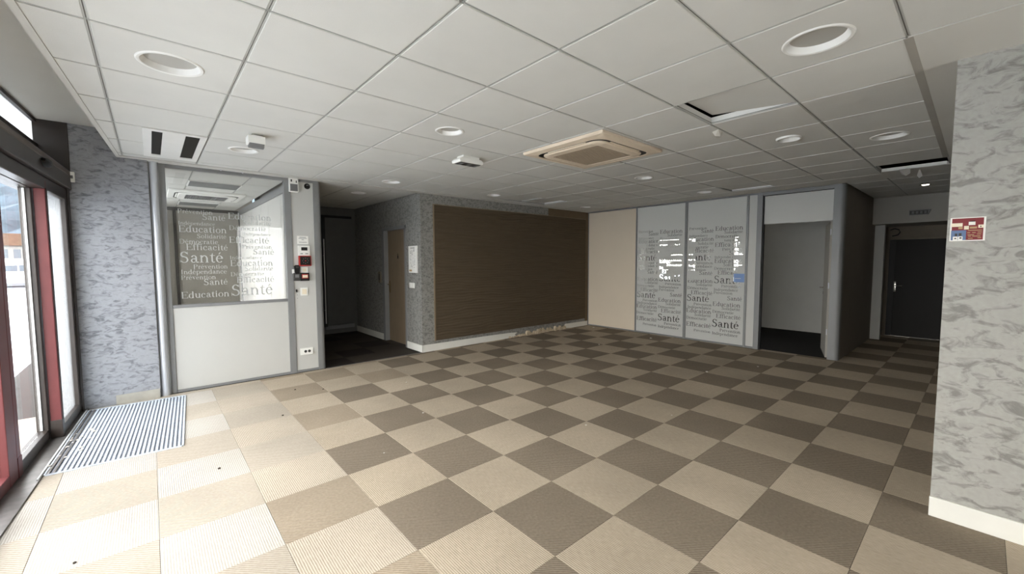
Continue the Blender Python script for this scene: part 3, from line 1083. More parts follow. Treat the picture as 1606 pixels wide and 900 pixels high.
# aluminium pipe cover beside it
tr = empty('trim_3', (0.066, 5.95, 0), 'tall round aluminium pipe cover left of the partition', 'trim', kind='structure')
obj('pipe_cover', MB().lathe([(0.038, 0), (0.038, HC)], 0.068, 5.955, 0, 24), 'silver', tr, smooth=True)
obj('pipe_flange', MB().box(0.020, 0.034, 5.93, 6.05, 0, HC, 0.002), 'grey_metal', tr)
obj('pipe_flange', MB().box(0.101, 0.113, 5.94, 6.05, 0, HC, 0.002), 'grey_metal', tr)
# office inside
sbox('wall_office_back', (-0.5, 1.75, 10.65, 10.8, 0, 2.92), 'grey_wall', 'back wall of the small office seen through the glass')
obj('trim_4', MB().box(-0.3, 1.56, 10.61, 10.65, HC - 0.06, HC), 'dark_grey', kind='structure', label='dark cornice rail at the office back wall', cat='trim')
orw = empty('wall_office_side', (1.5, 8.4, 0), 'white panelled side partition inside the small office', 'partition', kind='structure')
ys = [6.06, 6.9, 7.75, 8.3, 9.2, 10.0, 10.65]
for a, b in zip(ys[:-1], ys[1:]):
    obj('wall_panel', MB().box(1.49, 1.53, a + 0.006, b - 0.006, 0.03, 2.47, 0.002), 'panel', orw)
obj('frame_rail', MB().box(1.47, 1.55, 6.06, 10.65, 2.47, HC), 'grey_metal', orw)
obj('frame_post', MB().box(1.475, 1.55, 6.06, 6.14, 0, 2.47), 'dark_grey', orw)
obj('frame_post', MB().box(1.475, 1.55, 10.57, 10.65, 0, 2.47), 'dark_grey', orw)
obj('frame_post', MB().box(0.38, 0.43, 10.60, 10.65, 0, 2.51), 'dark_grey', orw)

# ------------------------------------------------------------------ glazed partition at the back (x = 7.53)
XG = 7.53
gw = empty('wall_glazed', (7.57, 3.6, 0), 'grey framed partition with lettered frosted glass panes', 'partition', kind='structure')
bg = lambda nm, d, m, par=gw, bev=0.003, **k: obj(nm, MB().box(*d, bev), m, par, **k)
bg('wall_panel', (XG, XG + 0.06, 4.722, 5.925, 0.024, 2.545), 'panel_cream', label='cream blank panel beside the brown wall')
bg('frame_post', (XG + 0.0, XG + 0.08, 5.925, 5.95, 0, HC), 'grey_metal')
bg('frame_post', (XG - 0.005, XG + 0.08, 4.700, 4.722, 0, HC), 'grey_metal')
bg('frame_post', (XG - 0.003, XG + 0.08, 3.645, 3.690, 0, HC), 'grey_metal')
bg('frame_post', (XG - 0.005, XG + 0.08, 2.596, 2.635, 0, HC), 'grey_metal')
bg('wall_panel', (XG + 0.004, XG + 0.07, 2.474, 2.596, 0.03, 2.555), 'panel')
bg('frame_post', (XG - 0.012, XG + 0.09, 2.395, 2.474, 0, HC), 'grey_metal')
ep = [(XG + 0.11, 1.467), (XG - 0.010, 1.467), (XG - 0.010, 1.39)] + [(XG - 0.010 + 0.053 - 0.053 * math.cos(t), 1.39 - 0.053 * math.sin(t)) for t in [PI / 2 * k / 6 for k in range(1, 7)]] + [(XG + 0.11, 1.337)]
obj('corner_post', MB().prism(ep, 0, HC), 'grey_metal', gw, smooth=True)
bg('frame_rail', (XG - 0.002, XG + 0.08, 2.474, 5.95, 2.548, HC), 'grey_metal')
bg('frame_rail', (XG - 0.002, XG + 0.08, 2.474, 5.925, 0, 0.026), 'grey_metal')
bg('frame_rail', (XG - 0.010, XG + 0.09, 1.467, 2.395, 2.522, HC), 'grey_metal')
panes = []
for y0, y1 in ((3.690, 4.700), (2.635, 3.645)):
    panes.append(obj('glass_pane', MB().box(XG + 0.022, XG + 0.028, y0, y1, 0.026, 2.548), 'glass_int', gw))

d3 = empty('door_4', (7.6, 1.93, 0), 'open pale door with a solid panel above, in the glazed partition', 'door', kind='structure')
obj('transom_panel', MB().box(XG + 0.03, XG + 0.06, 1.475, 2.380, 2.06, 2.515, 0.003), 'panel', d3)
obj('door_stop', MB().box(XG + 0.02, XG + 0.07, 2.378, 2.394, 0, 2.52), 'black', d3)
obj('door_stop', MB().box(XG + 0.02, XG + 0.07, 1.468, 2.394, 2.512, 2.524), 'black', d3)
hx, hy, ex, ey = 7.635, 1.475, 8.45, 1.70
dv = Vector((ex - hx, ey - hy, 0)).normalized()
nv = Vector((-dv.y, dv.x, 0))
lv = [Vector((hx, hy, 0)), Vector((ex, ey, 0)), Vector((ex, ey, 0)) + nv * 0.04, Vector((hx, hy, 0)) + nv * 0.04]
lf = obj('door_leaf', MB().prism([(p.x, p.y) for p in lv], 0.008, 2.045), 'grey_wall', d3)
hp = Vector((ex, ey, 1.03)) - dv * 0.07 + nv * 0.04
hh = MB().tube([hp, hp + nv * 0.045, hp + nv * 0.05 - dv * 0.02, hp + nv * 0.05 - dv * 0.12], 0.009)
hh.tube([hp - Vector((0, 0, 0.09)), hp + nv * 0.006 - Vector((0, 0, 0.09))], 0.022, 12)
obj('door_handle', hh, 'chrome', lf, smooth=True)
for z in (0.35, 1.05, 1.85):
    obj('hinge', MB().lathe([(0.008, 0), (0.008, 0.09)], hx - 0.012, hy + 0.03, z, 10), 'silver', lf, smooth=True)

# room behind
rm = MB().box(10.1, 10.25, 1.2, 3.42, 0, 2.92).box(10.1, 10.25, 3.42, 5.75, 0, 0.95).box(10.1, 10.25, 3.42, 5.75, 2.05, 2.92).box(10.1, 10.25, 5.75, 6.1, 0, 2.92).box(10.1, 10.25, 3.85, 4.65, 0.95, 2.05)
obj('wall_room_far', rm, 'room_wall', kind='structure', label='plain grey far wall of the room behind the open door', cat='wall')
sbox('wall_room_side', (7.66, 10.25, 5.95, 6.1, 0, 2.92), 'room_wall', 'side wall of the room behind the frosted glass')
sbox('ceiling_room', (7.62, 10.1, 1.40, 5.95, 2.58, 2.66), 'plaster', 'plain ceiling of the room behind the glass', 'ceiling')
w4 = empty('window_4', (10.17, 4.6, 1.5), 'windows in the far wall of the room behind the frosted glass', 'window', kind='structure')
for y0, y1 in ((3.42, 3.85), (4.65, 5.75)):
    obj('glass_pane', MB().box(10.17, 10.178, y0, y1, 0.95, 2.05), 'glass', w4)
    for k in range(9):
        z = 0.99 + 0.13 * k
        t0, t1 = random.uniform(0, 0.45), random.uniform(0.6, 1.0)
        obj('added_blocker_slat', MB().box(10.13, 10.16, y0 + 0.01 + (y1 - y0) * t0 * 0.5, y0 + (y1 - y0) * t1, z - 0.01, z + random.uniform(0.06, 0.13)), 'white_enamel', w4)  # added irregular slats that block parts of the window light
    for q in ((y0, y0 + 0.05, 0.95, 2.05), (y1 - 0.05, y1, 0.95, 2.05), (y0, y1, 0.95, 0.99), (y0, y1, 2.01, 2.05)):
        obj('window_frame', MB().box(10.16, 10.2, *q), 'bronze', w4)
for a in ((3.40, 3.425, 0.0, 2.5), (3.845, 4.655, 0.0, 2.5), (5.745, 5.93, 0.0, 2.5), (3.425, 3.845, 0.0, 0.955), (3.425, 3.845, 2.045, 2.5), (4.655, 5.745, 0.0, 0.955), (4.655, 5.745, 2.045, 2.5)):
    obj('added_backing_panel', MB().box(10.085, 10.10, *a), 'letter_backing', w4)  # added dark sheets, so the cut-out words look dark from the room
portal('daylight_portal', (10.3, 5.2, 1.5), (0, PI / 2, 0), 1.1, 1.1)
portal('daylight_portal', (10.3, 3.635, 1.5), (0, PI / 2, 0), 1.1, 0.43)

# ------------------------------------------------------------------ corridor (far right)
sbox('wall_corridor', (7.64, 10.9, 1.337, 1.40, 0, 2.92), 'corridor_wall', 'dark laminate side wall of the corridor right of the open door')
obj('wall_bulkhead', MB().box(9.80, 10.9, 0.139, 1.337, 2.11, 2.92), 'grey_wall', kind='structure', label='grey bulkhead lowering the corridor ceiling, under it the dark door', cat='wall')
ew = MB().box(10.8, 10.95, 1.21, 1.337, 0, 2.11).box(10.8, 10.95, 0.139, 1.21, 1.865, 2.11)
obj('wall_corridor_end', ew, 'frame_tan', kind='structure', label='tan end wall around the dark corridor door', cat='wall')
d6 = empty('door_5', (10.8, 0.7, 0), 'very dark door at the end of the corridor', 'door', kind='structure')
obj('door_frame', MB().box(10.775, 10.82, 1.20, 1.26, 0, 1.90, 0.004), 'frame_tan', d6)
obj('door_frame', MB().box(10.775, 10.82, 0.15, 1.26, 1.86, 1.905, 0.004), 'frame_tan', d6)
l6 = obj('door_leaf', MB().box(10.82, 10.86, 0.15, 1.205, 0.005, 1.862), 'dark_door', d6)
obj('leaf_edge', MB().box(10.80, 10.825, 1.12, 1.20, 0.005, 1.85), 'black', l6)
hb = MB().box(10.795, 10.802, 1.08, 1.12, 0.86, 1.06, 0.002).tube([(10.80, 1.10, 0.98), (10.76, 1.10, 0.98), (10.755, 1.08, 0.98), (10.755, 0.99, 0.98)], 0.009)
obj('door_handle', hb, 'chrome', l6, smooth=True)

# ------------------------------------------------------------------ serif lettering
def _arc(cx, cy, rx, ry, a0, a1, th, tv, n=9):
    out, q = [], []
    for k in range(n + 1):
        a = math.radians(a0 + (a1 - a0) * k / n)
        c, s = math.cos(a), math.sin(a)
        q.append(((cx + rx * c, cy + ry * s), (cx + (rx - th) * c, cy + (ry - tv) * s)))
    for (o0, i0), (o1, i1) in zip(q[:-1], q[1:]):
        out.append([o0, o1, i1, i0])
    return out


def _r(x0, y0, x1, y1):
    return [[(x0, y0), (x1, y0), (x1, y1), (x0, y1)]]


S, T = 0.085, 0.03                         # stem and hairline
XH, CAP = 0.46, 0.67


def _stem(x, h, foot=True, head='l', w=S):
    o = _r(x, 0, x + w, h)
    if foot:
        o += _r(x - 0.05, 0, x + w + 0.05, T)
    if head == 'l':
        o += [[(x - 0.055, h - 0.055), (x, h - 0.035), (x, h), (x - 0.01, h)]]
    elif head == 'b':
        o += _r(x - 0.05, h - T, x + w + 0.05, h)
    return o


def _acute(x, y):
    return [[(x, y), (x + 0.035, y - 0.005), (x + 0.13, y + 0.13), (x + 0.05, y + 0.13)]]


def _e():
    return _arc(0.21, 0.225, 0.19, 0.235, 5, 320, S, T, 16) + _r(0.09, 0.25, 0.395, 0.25 + T)


def _arch(x0, x1):
    """shoulder joining two stems"""
    c = (x0 + x1 + S) / 2
    return _arc(c, 0.29, (x1 + S - x0) / 2 - 0.02, 0.17, 5, 165, S * 0.9, 0.05, 8) + _stem(x1, 0.31, True, None)


def glyph(ch):
    if ch == 'P':
        return 0.60, _stem(0.09, CAP, True, 'b', 0.095) + _arc(0.29, 0.49, 0.25, 0.18, -90, 90, 0.095, T) + _r(0.18, CAP - T, 0.30, CAP) + _r(0.18, 0.31, 0.30, 0.31 + T)
    if ch == 'E':
        return 0.61, _stem(0.09, CAP, True, 'b', 0.095) + _r(0.18, CAP - T, 0.55, CAP) + _r(0.18, 0, 0.57, T) + _r(0.18, 0.33, 0.43, 0.33 + T) + \
            [[(0.53, CAP - 0.15), (0.55, CAP - 0.15), (0.55, CAP - T), (0.50, CAP - T)], [(0.51, T), (0.57, T), (0.60, 0.17), (0.575, 0.17)]] + _r(0.41, 0.26, 0.43, 0.43)
    if ch == 'D':
        return 0.71, _stem(0.09, CAP, True, 'b', 0.095) + _arc(0.31, CAP / 2, 0.35, CAP / 2, -90, 90, 0.10, T, 12) + _r(0.18, 0, 0.32, T) + _r(0.18, CAP - T, 0.32, CAP)
    if ch == 'I':
        return 0.33, _stem(0.115, CAP, True, 'b', 0.095)
    if ch == 'S':
        return 0.54, _arc(0.265, 0.50, 0.185, 0.18, 20, 255, 0.08, 0.04, 12) + _arc(0.255, 0.175, 0.21, 0.185, 75, -160, 0.085, 0.04, 12) + \
            [[(0.12, 0.40), (0.20, 0.36), (0.40, 0.27), (0.42, 0.33), (0.24, 0.41), (0.14, 0.46)]] + _r(0.425, 0.50, 0.445, 0.68) + _r(0.04, -0.01, 0.06, 0.19)
    if ch == 'r':
        return 0.35, _stem(0.08, XH) + _arc(0.245, 0.33, 0.10, 0.13, 40, 165, 0.05, 0.06, 6) + _arc(0.285, 0.385, 0.045, 0.05, 0, 360, 0.045, 0.05, 8)
    if ch == 'e':
        return 0.43, _e()
    if ch == 'é':
        return 0.43, _e() + _acute(0.17, 0.52)
    if ch == 'v':
        return 0.49, [[(0.06, XH), (0.16, XH), (0.285, 0.12), (0.245, 0)], [(0.245, 0), (0.27, 0.09), (0.405, XH), (0.37, XH)]] + _r(0.0, XH - T, 0.21, XH) + _r(0.31, XH - T, 0.48, XH)
    if ch == 'n':
        return 0.53, _stem(0.08, XH) + _arch(0.10, 0.365)
    if ch == 'm':
        return 0.81, _stem(0.08, XH) + _arch(0.10, 0.365) + _arch(0.385, 0.645)
    if ch == 'u':
        return 0.53, _r(0.08, 0.15, 0.08 + S, XH) + _r(0.01, XH - T, 0.12, XH) + _arc(0.26, 0.17, 0.18, 0.18, 180, 330, S, 0.055, 8) + _stem(0.365, XH, False, None) + _r(0.30, XH - T, 0.40, XH) + _r(0.43, 0, 0.51, T)
    if ch == 't':
        return 0.32, _r(0.10, 0.09, 0.10 + S, XH) + [[(0.10, XH - 0.02), (0.185, XH - 0.02), (0.185, 0.60), (0.16, 0.60)]] + _r(0.03, XH - T, 0.30, XH) + _arc(0.215, 0.11, 0.115, 0.12, 180, 320, S, 0.05, 7)
    if ch == 'i':
        return 0.28, _stem(0.095, XH) + _arc(0.137, 0.595, 0.055, 0.055, 0, 360, 0.0549, 0.0549, 10)
    if ch == 'l':
        return 0.28, _stem(0.095, 0.69)
    if ch == 'o':
        return 0.49, _arc(0.245, 0.225, 0.215, 0.24, 0, 360, S, T, 18)
    if ch == 'c':
        return 0.44, _arc(0.225, 0.225, 0.195, 0.24, 42, 320, S, T, 14) + _arc(0.335, 0.36, 0.05, 0.055, 0, 360, 0.0499, 0.0549, 8)
    if ch == 'd':
        return 0.52, _arc(0.225, 0.225, 0.195, 0.24, 55, 320, S, 0.035, 13) + _stem(0.335, 0.69, False, 'l') + _r(0.40, 0, 0.49, T)
    if ch == 'p':
        return 0.52, _r(0.085, -0.21, 0.085 + S, XH) + _r(0.03, -0.21, 0.22, -0.21 + T) + [[(0.03, 0.405), (0.085, 0.425), (0.085, XH), (0.075, XH)]] + _arc(0.28, 0.225, 0.205, 0.24, -125, 125, S, 0.035, 13)
    if ch == 'a':
        return 0.45, _arc(0.20, 0.30, 0.15, 0.165, 0, 165, S, 0.04, 8) + _r(0.265, 0.07, 0.265 + S, 0.31) + _arc(0.175, 0.125, 0.14, 0.135, 50, 320, 0.075, 0.04, 10) + _r(0.20, 0.235, 0.28, 0.265) + _r(0.30, 0, 0.43, 0.05)
    if ch == 'f':
        return 0.31, _r(0.085, 0, 0.085 + S, 0.57) + _r(0.03, 0, 0.25, T) + _r(0.02, XH - T, 0.28, XH) + _arc(0.235, 0.56, 0.15, 0.135, 45, 180, S, 0.05, 7) + _arc(0.315, 0.625, 0.045, 0.045, 0, 360, 0.0449, 0.0449, 8)
    return 0.3, []


GL = {}
def word_polys(word):
    x, polys = 0.0, []
    for ch in word:
        if ch not in GL:
            GL[ch] = glyph(ch)
        w, ps = GL[ch]
        polys += [[(px + x, py) for px, py in p] for p in ps]
        x += w
    return x, polys


# one lettering pattern, read off the panes: (word, column offset u, baseline v, width u) in a 345-unit wide, 3 mm tall-unit grid
PV, SA, IN, ED, SO, DE, EF = 'Prévention', 'Santé', 'Indépendance', 'Education', 'Solidarité', 'Démocratie', 'Efficacité'
PATTERN = [
    (PV, 10, 176, 112), (SA, 86, 197, 78), (IN, 10, 219, 118), (ED, 10, 246, 156), (SO, 66, 268, 98), (DE, 10, 290, 125), (EF, 30, 314, 138),
    (SA, 7, 362, 144), (PV, 50, 386, 114), (IN, 10, 406, 150), (PV, 10, 427, 112), (SA, 80, 450, 82), (ED, 7, 498, 158), (SO, 60, 518, 104), (DE, 7, 540, 130), (EF, 30, 570, 136),
    (SA, 3, 613, 144), (PV, 50, 638, 112), (IN, 10, 658, 150), (ED, 3, 684, 158), (SO, 56, 704, 104), (DE, 3, 726, 132), (EF, 3, 770, 158), (PV, 55, 800, 104),
    (ED, 172, 188, 158), (SO, 225, 208, 104), (DE, 174, 232, 134), (IN, 226, 252, 100), (EF, 172, 283, 146), (PV, 216, 306, 112), (SA, 256, 330, 80), (IN, 172, 349, 118), (ED, 172, 377, 158),
    (SO, 224, 397, 106), (DE, 172, 418, 122), (EF, 192, 445, 140), (SA, 170, 497, 156), (PV, 216, 521, 112), (IN, 172, 542, 140), (PV, 172, 561, 110), (SA, 252, 594, 84), (ED, 168, 632, 160),
    (SO, 222, 652, 106), (DE, 168, 674, 124), (EF, 190, 702, 142), (SA, 165, 757, 158), (PV, 214, 782, 118), (IN, 168, 804, 150)]
UX, UZ = 1.0 / 345, 0.003
ZT = 2.055


def lettering(zmin=-1, xmax=9):
    polys = []
    for w, u, v, wu in PATTERN:
        zb = ZT - (v - 170) * UZ
        if zb < zmin:
            continue
        W0, ps = word_polys(w)
        s = wu * UX / W0
        s_ = min(s, 0.30)
        if u * UX + wu * UX > xmax:
            continue
        polys += [[(u * UX + px * s, zb + py * s * 1.0) for px, py in p] for p in ps]
    return polys


def cdt(polys, rect=None):
    """triangles inside the letters, or (rect given) the rectangle with the letters cut out"""
    vs, fs = [], []
    if rect:
        x0, x1, y0, y1 = rect
        vs += [Vector((x0, y0)), Vector((x1, y0)), Vector((x1, y1)), Vector((x0, y1))]
        fs.append([0, 1, 2, 3])
    for p in polys:
        a = sum(p[i][0] * p[(i + 1) % len(p)][1] - p[(i + 1) % len(p)][0] * p[i][1] for i in range(len(p)))
        q = p if a > 0 else p[::-1]
        n = len(vs)
        vs += [Vector(v) for v in q]
        fs.append(list(range(n, n + len(q))))
    ov, oe, of_, ovo, oeo, ofo = delaunay_2d_cdt(vs, [], fs, 1, 1e-5)
    keep = []
    for f, src in zip(of_, ofo):
        s_ = set(src)
        if rect:
            if s_ == {0}:
                keep.append(f)
        elif s_:
            keep.append(f)
    used = sorted({i for f in keep for i in f})
    mp = {i: k for k, i in enumerate(used)}
    return [(ov[i].x, ov[i].y) for i in used], [tuple(mp[i] for i in f) for f in keep]


polys = lettering()
FW = 1.01
fv, ff = cdt(polys, (0.0, FW, 0.026, 2.548))
for pane, (y0, y1) in zip(panes, ((3.690, 4.700), (2.635, 3.645))):
    mb = MB().add([(XG + 0.0205, y1 - x * (y1 - y0) / FW, z) for x, z in fv], ff)
    obj('frosted_film', mb, 'film', pane, fix=False, label='frosted film with clear cut-out words')
sv = obj('blue_rectangle', MB().box(XG + 0.0165, XG + 0.0200, 2.645, 2.815, 1.105, 1.25), 'blue_patch', panes[1], label='small blue rectangle at the pane edge')  # flat blue rectangle in front of the film
obj('pale_line', MB().box(XG + 0.0158, XG + 0.0166, 2.70, 2.80, 1.165, 1.173), 'paper', panes[1])
lv_, lf_ = cdt([p for p in lettering(1.03, 1.09)])
mb = MB().add([(0.226 + x, YF + 0.0185, z) for x, z in lv_], lf_)
obj('frosted_lettering', mb, 'letters', gp_, fix=False, label='frosted words on the clear office glass')
lv2, lf2 = cdt(polys)
mb = MB().add([(2.15 + x * 1.1, -3.158, 0.05 + z * 1.2) for x, z in lv2], lf2)
obj('window_lettering', mb, 'letters_dark', rw, fix=False)

# ------------------------------------------------------------------ ceiling fittings
for k, (x, y, r, lab) in enumerate(LIGHTS):
    e = empty('downlight', (x, y, HC), lab, 'ceiling light', 'recessed downlights in the tile ceiling')
    proud = 0.016 if abs(r - 0.100) < 1e-4 else 0.006
    rr = r - 0.020
    obj('rim', MB().ring([(rr, 0.004), (rr, -proud * 0.6), (rr + 0.005, -proud), (r - 0.006, -proud), (r, -0.001), (r, 0.004)], x, y, HC, 40), 'white_enamel', e, smooth=True)
    obj('reflector', MB().ring([(rr, 0.003), (rr + 0.0005, -0.003), (rr * 0.95, 0.012), (rr * 0.90, 0.026), (rr * 0.92, 0.028), (rr * 0.97, 0.013)], x, y, HC, 40), 'white_enamel', e, smooth=True)
    obj('diffuser', MB().lathe([(rr * 0.905, 0.026), (rr * 0.905, 0.032)], x, y, HC, 32), 'lamp_disc', e, smooth=True)
# lit small lamp in the corridor
e = empty('downlight', (8.55, 0.60, HC), 'small lit spotlight in the dark corridor ceiling', 'ceiling light', 'recessed downlights in the tile ceiling')
obj('rim', MB().ring([(0.05, 0.0), (0.05, -0.004), (0.056, -0.006), (0.062, -0.001), (0.062, 0.0)], 8.55, 0.60, HC, 24), 'dark_grey', e, smooth=True)
obj('lamp', MB().lathe([(0.0, -0.010), (0.02, -0.009), (0.038, -0.004), (0.042, -0.0005)], 8.55, 0.60, HC, 20), 'lamp_glow', e, smooth=True)

# air conditioning cassette
def rsq(h, r, n=8, cx=0, cy=0):
    pts = []
    for qx, qy, a0 in ((1, 1, 0), (-1, 1, 90), (-1, -1, 180), (1, -1, 270)):
        for k in range(n + 1):
            a = math.radians(a0 + 90 * k / n)
            pts.append((cx + qx * (h - r) + r * math.cos(a), cy + qy * (h - r) + r * math.sin(a)))
    return pts


def loft(loops):
    mb = MB()
    n = len(loops[0][0])
    vs, fs = [], []
    for pts, z in loops:
        vs += [(p[0], p[1], z) for p in pts]
    for i in range(len(loops) - 1):
        for k in range(n):
            k2 = (k + 1) % n
            fs.append((i * n + k, i * n + k2, (i + 1) * n + k2, (i + 1) * n + k))
    return mb.add(vs, fs)


def cassette(AX, AY, shell, inner, label):
    ac = empty('air_conditioner', (AX, AY, HC), label, 'air conditioner')
    Q = lambda h, r: rsq(h, r, 8, AX, AY)
    obj('outer_panel', loft([(Q(0.485, 0.008), HC - 0.003), (Q(0.485, 0.008), HC - 0.022), (Q(0.478, 0.008), HC - 0.030), (Q(0.410, 0.12), HC - 0.040), (Q(0.408, 0.12), HC - 0.032)]), shell, ac, smooth=True)
    obj('air_slot', MB().prism(Q(0.409, 0.12), HC - 0.0345, HC - 0.006), 'black', ac)
    obj('inner_panel', loft([(Q(0.366, 0.10), HC - 0.030), (Q(0.366, 0.10), HC - 0.043), (Q(0.356, 0.095), HC - 0.052), (Q(0.275, 0.02), HC - 0.054), (Q(0.272, 0.02), HC - 0.036)]), shell, ac, smooth=True)
    for a in range(4):
        m = Matrix.Rotation(a * PI / 2, 4, 'Z')
        mb = MB().box(-0.23, 0.23, 0.370, 0.393, HC - 0.043, HC - 0.034, 0.004)
        mb.v = [tuple(m @ Vector((p[0], p[1], 0)) + Vector((AX, AY, p[2]))) for p in mb.v]
        obj('air_vane', mb, shell, ac)
    gr = obj('grille', MB().box(AX - 0.272, AX + 0.272, AY - 0.272, AY + 0.272, HC - 0.040, HC - 0.036), inner, ac)
    for k in range(20):
        x = AX - 0.262 + 0.0272 * k
        obj('slat', MB().box(x, x + 0.013, AY - 0.270, AY + 0.270, HC - 0.052, HC - 0.040), inner, gr)


cassette(3.345, 2.605, 'beige_plastic', 'beige_dark', 'yellowed square ceiling air conditioning cassette with a slatted grille')
cassette(0.735, 8.39, 'white_plastic', 'grey_print', 'small white air conditioning cassette seen through the office glass')
for (y0, y1), lab in (((6.98, 7.48), 'nearer grey fluorescent panel light in the office ceiling behind the glass'), ((9.50, 10.02), 'farther grey fluorescent panel light in the office ceiling behind the glass')):
    e = empty('panel_light', (0.735, (y0 + y1) / 2, HC), lab, 'ceiling light')
    obj('frame', MB().box(0.43, 1.04, y0, y1, HC - 0.010, HC, 0.003), 'white_enamel', e)
    obj('diffuser', MB().box(0.45, 1.02, y0 + 0.02, y1 - 0.02, HC - 0.013, HC - 0.009), 'grey_print', e)

# emergency light
em = empty('emergency_light', (2.56, 3.60, HC), 'white emergency light box under the ceiling with a dark lattice face', 'emergency light')
obj('mount_plate', MB().box(2.455, 2.66, 3.545, 3.665, HC - 0.028, HC, 0.004), 'white_plastic', em)
bd = obj('housing', MB().prism([(2.40, HC - 0.052), (2.41, HC - 0.075), (2.69, HC - 0.075), (2.70, HC - 0.052), (2.67, HC - 0.028), (2.43, HC - 0.028)], 3.53, 3.68, 'y'), 'white_plastic', em)
obj('lattice', MB().box(2.425, 2.675, 3.548, 3.662, HC - 0.079, HC - 0.0745), 'dark_grey', bd)
for k in range(5):
    x = 2.45 + 0.05 * k
    obj('lamp_cell', MB().box(x, x + 0.022, 3.565, 3.645, HC - 0.0815, HC - 0.079), 'black' if k % 2 else 'grey_print', bd)

# motion detector
pd = empty('motion_detector', (0.735, 4.16, HC), 'white box shaped motion detector hanging from the ceiling near the partition', 'motion detector')
obj('bracket', MB().box(0.70, 0.78, 4.14, 4.23, HC - 0.05, HC, 0.005), 'white_plastic', pd)
hp_ = obj('housing', MB().prism([(4.10, HC - 0.085), (4.17, HC - 0.095), (4.22, HC - 0.08), (4.22, HC - 0.02), (4.10, HC - 0.02)], 0.665, 0.79, 'x'), 'white_plastic', pd)
obj('lens', MB().prism([(4.095, HC - 0.085), (4.12, HC - 0.112), (4.16, HC - 0.115), (4.19, HC - 0.092)], 0.672, 0.783, 'x'), 'grey_print', hp_)

# return air grille with two slots
rg = empty('air_grille', (0.215, 5.06, HC), 'white ceiling panel with two long black air slots near the partition', 'air grille')
px_ = [(-0.0, 0.058), (0.128, 0.280), (0.380, 0.425)]
mb = MB()
for a, b in px_:
    mb.box(a, b, 4.56, 5.53, HC - 0.007, HC + 0.004)
for a, b in ((4.50, 4.56), (5.53, 5.66)):
    mb.box(0.0, 0.425, a, b, HC - 0.007, HC + 0.004)
obj('cover_panel', mb, 'white_enamel', rg)
for a, b in ((0.058, 0.128), (0.280, 0.380)):
    s_ = obj('air_slot', MB().box(a, b, 4.56, 5.53, HC - 0.0015, HC + 0.002), 'black', rg)

# torn scraps
def scrap(name, pts, mat, label):
    obj(name, MB().add([p for p in pts] + [(p[0] + 0.003, p[1], p[2] + 0.002) for p in pts],
                       [tuple(range(len(pts))), tuple(reversed(range(len(pts), 2 * len(pts))))] + [(i, (i + 1) % len(pts), len(pts) + (i + 1) % len(pts), len(pts) + i) for i in range(len(pts))]),
        mat, label=label, cat='paper scrap')


scrap('torn_scrap', [(3.60, 1.50, HC), (3.70, 1.51, HC), (3.72, 1.53, HC - 0.03), (3.66, 1.55, HC - 0.035), (3.60, 1.55, HC - 0.01)], 'paper', 'white flake of tile peeling down beside the lifted ceiling tile')
scrap('torn_scrap', [(6.87, 0.62, HC - 0.002), (6.87, 0.72, HC - 0.002), (6.92, 0.70, HC - 0.05), (6.93, 0.66, HC - 0.075), (6.92, 0.62, HC - 0.05)], 'grey_wall', 'wide grey torn plaster piece hanging from the ceiling gap rim')
scrap('torn_scrap', [(7.05, 0.545, HC - 0.002), (7.05, 0.56, HC - 0.002), (7.06, 0.575, HC - 0.07), (7.065, 0.555, HC - 0.10), (7.06, 0.525, HC - 0.08)], 'grey_wall', 'small pale drop shaped scrap dangling right of the ceiling gap')

# ------------------------------------------------------------------ things on the partition
Y = YF + 0.012                              # face of the narrow panel
def wbox(name, x0, x1, z0, z1, d, mat, parent=None, bev=0.004, y=Y, **k):
    return obj(name, MB().box(x0, x1, y - d, y, z0, z1, bev), mat, parent, **k)


sr = empty('alarm_siren', (1.445, Y, 2.48), 'white alarm sounder box high at the partition post', 'alarm')
b_ = wbox('housing', 1.392, 1.499, 2.389, 2.565, 0.055, 'white_plastic', sr)
wbox('speaker_grille', 1.402, 1.490, 2.398, 2.488, 0.004, 'grey_print', b_, 0.001, Y - 0.054)
wbox('beacon', 1.410, 1.425, 2.515, 2.545, 0.004, 'black', b_, 0.001, Y - 0.054)
wbox('beacon', 1.470, 1.480, 2.505, 2.535, 0.004, 'black', b_, 0.001, Y - 0.054)
cv = empty('cable_outlet', (1.619, Y, 2.485), 'round black cable outlet beside the white alarm sounder', 'cable outlet')
obj('rosette', MB().lathe([(0.0, -0.012), (0.022, -0.012), (0.036, -0.006), (0.038, 0.0)], 1.619, 2.485, Y, 24, 'y'), 'black', cv, smooth=True)
obj('plug', MB().prism([(1.60, 2.495), (1.612, 2.488), (1.632, 2.496), (1.645, 2.484), (1.63, 2.506), (1.61, 2.503)], Y - 0.016, Y - 0.010, 'y'), 'grey_print', cv)
ls = empty('instruction_label', (1.54, Y, 1.77), 'small white printed card topmost of the wall devices on the partition', 'label')
c_ = wbox('card', 1.472, 1.609, 1.717, 1.825, 0.006, 'paper', ls, 0.001)
for z, a, b in ((1.805, 1.50, 1.58), (1.79, 1.49, 1.59), (1.772, 1.525, 1.555), (1.738, 1.495, 1.59)):
    wbox('print_line', a, b, z, z + 0.006, 0.001, 'grey_print', c_, 0, Y - 0.006)
th = empty('thermostat', (1.545, Y, 1.63), 'white thermostat with a black display above the red alarm box', 'thermostat')
t_ = wbox('housing', 1.476, 1.620, 1.563, 1.697, 0.028, 'white_plastic', th)
wbox('display', 1.512, 1.588, 1.632, 1.675, 0.003, 'black', t_, 0.001, Y - 0.027)
wbox('button', 1.500, 1.530, 1.585, 1.595, 0.004, 'grey_print', t_, 0.001, Y - 0.027)
wbox('button', 1.560, 1.595, 1.585, 1.595, 0.004, 'grey_print', t_, 0.001, Y - 0.027)
